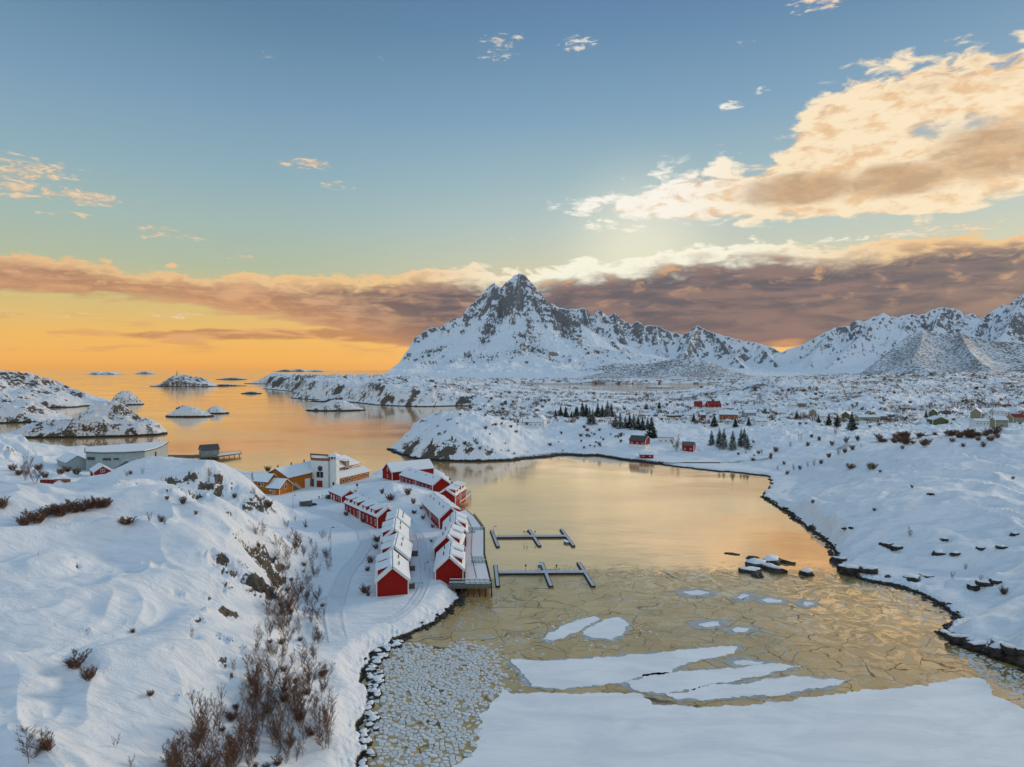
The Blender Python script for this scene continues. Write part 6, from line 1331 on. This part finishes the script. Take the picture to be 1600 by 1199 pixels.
rt2 = random.Random(8); k = 0; pts_ = []
while k < 270:
    x = rt2.uniform(260, 525); y = rt2.uniform(815, 1290)
    yy = min(y, 1205)
    if not inpoly(x, yy, poly): continue
    if x > 470 and y > 980 and rt2.random() < .25: continue
    if y > 1195:
        q = onland(x, y)
    else: q = onland(x, y)
    hh = (rt2.uniform(2.4, 6.2) if y > 930 else rt2.uniform(2.2, 4.8)) * .95
    if q is None: k += 1; continue
    put(protos if rt2.random() < .90 else bush, x, y, hh * F / q.y, 'bare brown birch in the dense thicket between the snow hill and the road', 'bare birches of the thicket beside the road', 7.6 if rt2.random() < .8 else 6, rt2, rt2.uniform(1.0, 1.5), q)
    k += 1
# bushes on the big left hill
row = [(38, 822), (48, 815), (60, 818), (72, 808), (84, 806), (95, 808), (106, 800), (118, 802), (130, 800), (142, 796), (155, 797), (165, 795)]
for i, (x, y) in enumerate(row): put(bush, x, y, 22, 'brown bush in the long row on top of the left snow hill', 'brown bushes in a row on the left hill', 2.4, rt, 1.3)
for (x, y, h, w_, lb) in [(198, 820, 18, 1.9, 'wide low bush alone right of the bush row on the left hill'), (118, 1045, 30, 1.3, 'sparse bush on the open left slope, upper one'), (138, 1065, 28, 1.1, 'sparse bush on the open left slope, lower one'), (4, 797, 22, 1.2, 'bush cut by the left picture edge'),
                      (181, 1170, 24, 1, 'thin sapling in the lower left snow'), (75, 1175, 26, 1.2, 'loose twiggy shrub right of the corner birch'), (235, 1088, 12, 1.2, 'tiny shrub above the bottom rock patch'), (205, 1198, 22, 1, 'thin sapling at the bottom edge'), (208, 990, 9, 1.2, 'tiny shrub in the middle of the left slope'),
                      (300, 1000, 24, .9, 'sapling by the small crag on the slope'), (365, 1050, 26, .9, 'sapling on the slope edge left of the thicket'), (400, 838, 24, 1, 'brown sapling under the knoll crag'), (60, 868, 6, 1, 'tiny twig clump on the hill')]:
    put(bush if w_ >= 1.1 else sap, x, y, h, lb, None, 2.4 if w_ >= 1.1 else 3.2, rt, w_)
# bushes in the village
for (x, y, h, w_, lb) in [(570, 927, 16, 1.5, 'brown bush left of the front cabin of the left row'), (578, 880, 13, 1.3, 'bush beside the second cabin of the left row'), (574, 893, 9, 1.2, 'small bush below the bush by the second cabin'), (589, 847, 13, 1.4, 'bush beside the third cabin of the left row'), (587, 858, 10, 1.2, 'low bush just below the third cabin bush'),
                      (541, 806, 9, 1.2, 'bush at the left corner of the far turned cabin'), (568, 817, 9, 1.4, 'bush under the windows of the turned cabins'), (610, 783, 15, 1.3, 'dark bush on the mound inside the village'), (638, 775, 14, 1.2, 'bush high on the village mound'), (646, 788, 12, .8, 'thin shrub on the right side of the village mound'),
                      (597, 772, 12, .8, 'thin shrub on the left side of the village mound'), (647, 803, 8, 1.5, 'reddish bush beside the lane bend'), (661, 812, 8, 1.3, 'greenish bush by the lane below the mound'), (658, 797, 6, 1.1, 'small bush above the lane bend'), (676, 825, 8, 1.1, 'bush at the corner of the broad-roofed cabin'), (640, 818, 7, 1, 'small bush behind the left row'),
                      (674, 848, 6, 1.1, 'small bush by the right row wall'), (575, 932, 8, 1.2, 'low twigs under the bush by the front cabin'), (555, 772, 8, .8, 'thin shrub behind the small red house')]:
    put(bush, x, y, h, lb, None, 2.4, rt, w_)
# knoll and left shore scrub
for i in range(16):
    x = rt.uniform(180, 430); y = rt.uniform(735, 830)
    put(sap if i % 2 else bush, x, y, rt.uniform(8, 18), 'small bare shrub on the rocky knoll before the ochre building', 'bare shrubs on the rocky knoll', 2.6, rt, 1.0)
for i, (x, y) in enumerate([(95, 742), (70, 748), (105, 738), (120, 742), (60, 735), (30, 745), (20, 738), (168, 726)]):
    put(bush, x, y, 14, 'bare brown bush in the snow near the low red wall', 'bare bushes near the low red wall', 2.6, rt, 1.2)
# right shore scrub
gs = [(1240, 738, 10), (1250, 735, 9), (1262, 730, 10), (1272, 730, 12), (1283, 726, 10), (1230, 742, 9), (1295, 716, 12), (1310, 712, 14), (1320, 708, 12), (1332, 705, 12), (1345, 700, 8), (1225, 728, 8), (1215, 735, 8), (1205, 720, 10), (1190, 712, 10), (1212, 708, 12), (1235, 700, 10), (1250, 692, 14), (1262, 698, 10), (1300, 697, 12),
      (1280, 690, 10), (1322, 692, 12), (1340, 690, 12), (1268, 684, 9), (1305, 680, 14)]
for (x, y, h) in gs: put(bush if rt.random() < .5 else sap, x, y, h, 'leafless shrub on the snowy slope above the far bank of the bay', 'leafless shrubs above the far bank', 2.6, rt, .9)
for (x, y, h, lb) in [(1330, 733, 12, 'golden brown tuft on the right snowfield, left of the larger one'), (1362, 733, 14, 'larger golden green tuft on the right snowfield')]: put(gold, x, y, h, lb, None, 2.4, rt, 1.7)
for i in range(46):
    x = rt.uniform(1370, 1560); y = rt.gauss(690 if x < 1450 else 683, 4)
    put(bush, x, y, rt.uniform(7, 15), 'reddish brown bush in the belt behind the right snowfield', 'brown bush belt behind the right snowfield', 2.6, rt, 1.4)
for (x, y, h, lb) in [(1536, 700, 12, 'grey shrub at the crest of the right snowfield'), (1505, 700, 9, 'small shrub on the right snowfield crest, left of the grey one'), (1422, 842, 16, 'thin dark sapling above the right bank rocks'), (1488, 905, 12, 'sapling on the lower right snow slope, left one'), (1509, 893, 11, 'sapling on the lower right snow slope, upper one'), (1533, 915, 15, 'sapling standing at the dark rocks of the lower right slope'),
                      (1568, 932, 18, 'leafless bush right of the dark rocks on the lower right slope'), (1366, 800, 8, 'tiny shrub on the middle right snowfield'), (1270, 788, 8, 'tiny shrub near the right waterline'), (1425, 765, 7, 'tiny shrub high on the right snowfield'), (1375, 740, 7, 'tiny shrub below the golden green tuft'), (1410, 702, 8, 'shrub at the left of the right crest'),
                      (1583, 750, 7, 'small shrub near the right edge')]:
    put(sap if 'sapling' in lb else bush, x, y, h, lb, None, 2.6, rt, 1)
# shore opposite and mid-distance scrub
for i in range(60):
    x, y = rt.choice([(rt.uniform(840, 980), rt.gauss(690, 8)), (rt.uniform(1150, 1210), rt.gauss(708, 8)), (rt.uniform(700, 835), rt.uniform(655, 715)), (rt.uniform(910, 990), rt.gauss(675, 7))])
    put(bush, x, y, rt.uniform(3, 8), 'dark shrub on the snowy knolls along the far side of the bay', 'dark shrubs on the knolls beyond the bay', 2.6, rt, 1.2)
for i in range(150):
    x = rt.uniform(680, 1600); y = rt.uniform(604, 668) if x < 1150 else rt.uniform(608, 668)
    put(bush, x, y, rt.uniform(2.5, 6), 'bare brown bush scattered over the low hills beyond the bay', 'bare bushes on the low hills beyond the bay', 2.6, rt, 1.5)

# conifers
def conifer(seed, h=10.0, snowy=.25):
    r = random.Random(seed); tr = MB(); tr.tube((0, 0, -.5), (0, 0, h * .97), h * .018, .02, n=6); cr = MB(); z = h * .06; k = 0
    while z < h * .985:
        t_ = 1 - z / h; R_ = h * (.25 * t_ ** .8 + .012) * r.uniform(.7, 1.2); n = int(7 + 9 * t_)
        for i in range(n):
            a = 2 * math.pi * (i + r.random()) / n; L = R_ * r.uniform(.6, 1.15); d = Vector((math.cos(a), math.sin(a), 0)); s_ = Vector((-d.y, d.x, 0)); zz = z + r.uniform(-.1, .1) * h * .05
            droop = L * r.uniform(.15, .38)
            for m in range(4):
                f0 = m / 4; f1 = (m + 1.3) / 4; p0 = d * (L * f0) + Vector((0, 0, zz - droop * f0)); p1 = d * (L * min(1, f1)) + Vector((0, 0, zz - droop * min(1, f1) - r.uniform(0, .12)))
                w_ = L * .22 * (1.15 - f0) + .05; cr.m = 1 if r.random() < snowy * (1.0 if m > 0 else .4) else 0
                cr.poly([p0, p1 + s_ * w_ + Vector((0, 0, -r.uniform(0, .2))), p1 + d * .12, p1 - s_ * w_ + Vector((0, 0, -r.uniform(0, .2)))])
                cr.m = 0; cr.poly([p0, p1 + Vector((0, 0, -w_ * 1.2)), p1 + d * .1])
        z += h * .033 * r.uniform(.8, 1.25); k += 1
    cr.m = 0; return tr, cr
def make_con(seed, h, snowy):
    tr, cr = conifer(seed, h, snowy); r = empty('spruce_tree', (0, 0, -500)); tag(r, '', 'tree'); tr.build('trunk', M['dark'], r); cr.build('crown', [M['needle'], M['snow']], r); return r
cons = [make_con(500 + i, 10, .12 if i < 3 else .34) for i in range(5)]
gA = 'dark spruces on the knoll beyond the bay'
for (x, y, h) in [(868, 651, 10), (876, 651, 15), (884, 652, 14), (893, 653, 8)]: put(cons[:3], x, y, h * 1.1, 'small dark spruce at the left end of the spruce line, above the white house', 'left group of small spruces', 10, rt, 1.3)
for (x, y, h) in [(902, 652, 18), (910, 652, 26), (916, 651, 22), (921, 654, 18), (926, 665, 28), (934, 652, 26), (941, 651, 28), (949, 652, 24), (955, 652, 22), (921, 663, 18), (900, 650, 16)]:
    put(cons, x, y, h * rt.uniform(.65, 1.05), 'dark spruce in the dense clump left of centre on the knoll', gA, 10, rt, 1.25)
for (x, y, h) in [(962, 668, 24), (969, 670, 28), (977, 669, 26), (984, 670, 30), (990, 672, 32), (997, 672, 30), (1004, 673, 26), (1018, 684, 34), (1012, 672, 20)]:
    put(cons, x, y, h * rt.uniform(.65, 1.0), 'dark spruce in the clump directly above the red barn', 'spruces above the red barn', 10, rt, 1.25)
for (x, y, h) in [(1112, 697, 24), (1124, 698, 28), (1131, 700, 30), (1145, 703, 30), (1158, 698, 26), (1163, 699, 28), (1168, 702, 22)]:
    put(cons[3:], x, y, h, 'snow-dusted spruce in the group right of the red cabin', 'snow-dusted spruces right of the red cabin', 10, rt, 1.1)
for (x, y, h, lb) in [(1084, 660, 13, 'spruce left of the brown house'), (1116, 668, 20, 'spruce just below the brown house'), (1149, 668, 15, 'spruce right of the brown house'), (1170, 666, 14, 'spruce farthest right of the brown house'), (1295, 664, 18, 'spruce in front of the pale gable house'), (1308, 666, 18, 'second spruce in front of the pale gable house'), (1331, 672, 28, 'tallest lone spruce in the right village'),
                      (1279, 661, 12, 'small spruce left of the village spruces'), (1447, 656, 11, 'small spruce left of the green houses'), (1010, 640, 10, 'small round pine right of the frozen inlet'), (1030, 640, 12, 'slim spruce near the frozen inlet'), (1245, 655, 12, 'spruce below the smooth snow hill')]:
    put(cons[:3], x, y, h, lb, None, 10, rt, 1.3)
for pl in ([round_], protos, bush, sap, gold, cons):
    for pr_ in pl:
        if pr_.name not in used:
            for c in KIDS.get(pr_.name, []): bpy.data.objects.remove(c)
            bpy.data.objects.remove(pr_)
# far scrub as one mass
b = MB(); rs = random.Random(77)
for i in range(9000):
    y_ = math.exp(rs.uniform(math.log(620), math.log(3200))); px_ = rs.uniform(600, 1640); x_ = (px_ - 800) / F * y_
    if float(fbm(np.array(x_ / 90 + 5), np.array(y_ / 110), 3)) < .08: continue
    z_ = fb.z(x_, y_)
    if z_ < 1.5 or z_ > 60: continue
    if 470 < px_ < 700 and rs.random() < .5: continue
    h_ = rs.uniform(1.5, 4.2) * (1 + y_ / 4000)
    for k in range(9):
        a = rs.uniform(0, 6.28); o_ = Vector((x_ + rs.gauss(0, 1.6), y_ + rs.gauss(0, 1.6), z_ - .2)); t_ = o_ + Vector((math.cos(a) * h_ * .35, math.sin(a) * h_ * .35, h_ * rs.uniform(.6, 1.1))); s_ = Vector((rs.uniform(.06, .2), 0, 0)) * (1 + y_ / 2500)
        b.poly([o_ - s_ * .4, o_ + s_ * .4, t_ + s_, t_ - s_])
tag(b.build('scrub', M['twig']), 'brown birch scrub spread over the snowy low hills in the distance', 'scrub', kind='stuff')

# ------------------------------------------------------------------ small things in the village
def person(px, py, label, coat, lean=0):
    q = onland(px, py); verts = [(0, 0, .95), (0, 0, 1.2), (0, 0, 1.45), (0, 0, 1.55), (.02, 0, 1.68), (.22, 0, 1.42), (.27, .03, 1.12), (.26, -.05, .86), (-.22, 0, 1.42), (-.27, .02, 1.12), (-.25, -.08, .87),
                             (.1, 0, .88), (.12, -.06, .5), (.12, .04, .08), (.13, -.12, .04), (-.1, 0, .88), (-.13, .08, .5), (-.12, .18, .08), (-.12, .05, .04)]
    edges = [(0, 1), (1, 2), (2, 3), (3, 4), (2, 5), (5, 6), (6, 7), (2, 8), (8, 9), (9, 10), (0, 11), (11, 12), (12, 13), (13, 14), (0, 15), (15, 16), (16, 17), (17, 18)]
    rad = [.17, .18, .17, .06, .12, .08, .065, .045, .08, .065, .045, .1, .08, .055, .05, .1, .08, .055, .05]
    me = bpy.data.meshes.new('person'); me.from_pydata(verts, edges, []); o = bpy.data.objects.new('person', me); COL.objects.link(o)
    sk = o.modifiers.new('skin', 'SKIN'); o.modifiers.new('sub', 'SUBSURF').levels = 1
    for i, v in enumerate(me.skin_vertices[0].data): v.radius = (rad[i], rad[i] * .8)
    me.skin_vertices[0].data[0].use_root = True; me.materials.append(M[coat]); o.location = q; o.rotation_euler = (0, 0, lean); tag(o, label, 'person'); return o
person(498.5, 781, 'person in dark clothes walking on the snow left of the green car', 'coat', .4)
person(504.5, 780, 'person in a dark blue coat nearest the green car', 'coat', 2.2)
def car(px, py, rz, label, paint, snow=True):
    q = onland(px, py); r = empty('parked_car', q, rz); tag(r, label, 'car'); b = MB()
    prof = [(-2.2, .35), (2.2, .35), (2.25, .8), (1.3, .98), (.7, 1.48), (-1.2, 1.5), (-2.0, 1.0), (-2.25, .9)]
    b.faces([(x, -.85, z) for x, z in prof] + [(x, .85, z) for x, z in prof], [tuple(range(8)), tuple(range(15, 7, -1))] + [(i, (i + 1) % 8, 8 + (i + 1) % 8, 8 + i) for i in range(8)]); b.build('body', M[paint], r, bevel=.08)
    for (x, y) in ((-1.35, .8), (1.35, .8), (-1.35, -.8), (1.35, -.8)): b = MB(); b.tube((x, y - .12, .33), (x, y + .12, .33), .33, n=12); b.build('wheel', M['tyre'], r)
    b = MB(); 
    for s in (-1, 1): b.poly([(.95, s * .87, 1.02), (.6, s * .87, 1.4), (-1.1, s * .87, 1.42), (-1.6, s * .87, 1.05)])
    b.poly([(1.32, -.7, 1.0), (1.32, .7, 1.0), (.76, .7, 1.45), (.76, -.7, 1.45)]); b.build('windows', M['glass'], r)
    if snow: b = MB(); b.slab([(-1.2, -.75, 1.52), (.7, -.75, 1.5), (.7, .75, 1.5), (-1.2, .75, 1.52)], .18); b.build('snow_cap', M['roofsnow'], r, bevel=.06)
    for s in (-1, 1): b = MB(); b.box(2.2, 2.28, s * .6 - .15, s * .6 + .15, .65, .8); b.build('headlight', M['white'], r)
    return r
car(512, 779, 2.0, 'dark green car with snow on its roof parked by the small red house', 'car')
q = onland(478, 792); r = empty('covered_trailer', q, .3); tag(r, 'square grey-green tarpaulin-covered load standing in the yard', 'trailer')
b = MB(); b.prism([(-2.6, -1.6), (2.6, -1.6), (2.6, 1.6), (-2.6, 1.6)], .4, [2.3, 2.6, 2.5, 2.2]); b.build('cover', M['tarp'], r, bevel=.35); b = MB(); b.prism([(-2.2, -1.2), (2.2, -1.2), (2.2, 1.2), (-2.2, 1.2)], [2.25, 2.5, 2.45, 2.2], [2.45, 2.7, 2.65, 2.4]); b.build('snow_cap', M['roofsnow'], r, bevel=.12)
for (x, y) in ((-1.4, 1.3), (1.4, 1.3), (-1.4, -1.3), (1.4, -1.3)): b = MB(); b.tube((x, y - .12, .35), (x, y + .12, .35), .35, n=10); b.build('wheel', M['tyre'], r)
q = onland(491, 790); me, ms = boulder(1, 91); o = bpy.data.objects.new('boulder', me); COL.objects.link(o); o.location = q; o.scale = (1.6, 1.2, 1.0); tag(o, 'low dark rock beside the covered load in the yard', 'rock')
def lamp(px, py, h, label, q=None):
    q = q or onland(px, py); r = empty('street_lamp', q); tag(r, label, 'street lamp', 'street lamps on the snow'); b = MB(); b.tube((0, 0, -.5), (0, 0, h), .09, .05, n=6); b.tube((0, 0, h), (.7, 0, h + .1), .05, n=4); b.build('pole', M['wood'], r)
    b = MB(); b.box(.5, 1.1, -.14, .14, h + .02, h + .2); b.build('lamp_head', M['lamp'], r)
lamp(517, 874, 9.5, 'tall street lamp at the road edge beside the birch thicket'); lamp(458, 797, 5.5, 'street lamp by the road bend near the ochre building'); lamp(664, 893, 2.4, 'low lamp post on the lane between the cabin rows'); lamp(770, 835, 3, 'lamp pole by the left end of the farther jetty', atz(771, 836, .3))
q = atz(587.5, 752, 3); r = empty('flagpole', (q.x, q.y, ground(q.x, q.y))); tag(r, 'very tall thin flagpole by the shore right of the ochre building', 'flagpole'); b = MB(); b.tube((0, 0, -.5), (0, 0, 14), .1, .05, n=6); b.build('pole', M['white'], r); b = MB(); b.tube((0, 0, 14), (0, 0, 14.2), .12, n=6); b.build('finial', M['metal'], r)
q = onland(558, 764); r = empty('sign_post', q); tag(r, 'small red notice board on the village mound', 'sign'); b = MB(); b.tube((0, 0, -.4), (0, 0, 1.6), .1, n=5); b.build('post', M['wood'], r); b = MB(); b.box(-.5, .5, -.08, .08, 1.2, 2.4); b.build('board', M['redd'], r)
# privacy screens and low fences along the lane side of the left row
for i, (x, y, lb) in enumerate([(-28.0, 176, 'screen fence by the front cabin'), (-30.2, 192, 'screen fence by the second cabin'), (-31.6, 208, 'screen fence by the third cabin')]):
    r = empty('screen_fence', (x, y, 3.0)); tag(r, 'short grey ' + lb + ' on the lane side', 'fence', 'screen fences on the lane side'); b = MB(); b.box(0, 2.6, -.06, .06, -.3, 1.6)
    b.build('panel', M['wood'], r); b = MB(); b.box(2.6, 2.75, -.1, .1, -.3, 1.75); b.build('post', M['dark'], r)
r = empty('fence', (*at3(646, 915, 3), 3)); tag(r, 'thin rope fence in front of the lane by the front cabin', 'fence'); b = MB(); b.tube((0, 0, -.3), (0, 0, .8), .06, n=4); b.tube((2.4, 0, -.3), (2.4, 0, .8), .06, n=4); b.tube((0, 0, .7), (2.4, 0, .7), .04, n=4); b.build('rail', M['dark'], r)
# beacons
for (tp_, lb) in [(top1, 'small beacon tower on the far island'), (top2, 'small beacon post on the rounded islet hill')]:
    p = Vector(tp_); d_ = p.y; r = empty('beacon', (p.x, p.y, p.z - .5)); s = d_ / 900; tag(r, lb, 'beacon'); b = MB(); b.tube((0, 0, -2), (0, 0, 3.4 * s), .5 * s, .35 * s, n=8); b.build('tower', M['dark'], r); b = MB(); b.tube((0, 0, 3.4 * s), (0, 0, 4.2 * s), .6 * s, .1, n=8); b.build('cap', M['redd'], r)
for o in bpy.data.objects:       # nothing floats or is selected
    pass

HAZE = True
if HAZE:
    m = bpy.data.materials.new('haze_air'); m.use_nodes = True; t = NT(m.node_tree); t.n.clear(); o_ = t.add('ShaderNodeOutputMaterial'); v = t.add('ShaderNodeVolumePrincipled')
    v.inputs['Color'].default_value = (0.78, 0.84, 0.95, 1); v.inputs['Density'].default_value = 1.2e-5; t.l.new(v.outputs[0], o_.inputs['Volume'])
    b = MB(); b.box(-9000, 9500, -400, 8200, -4, 1400); h = b.build('haze', m); tag(h, 'thin blue winter haze over the land and sea', kind='stuff')
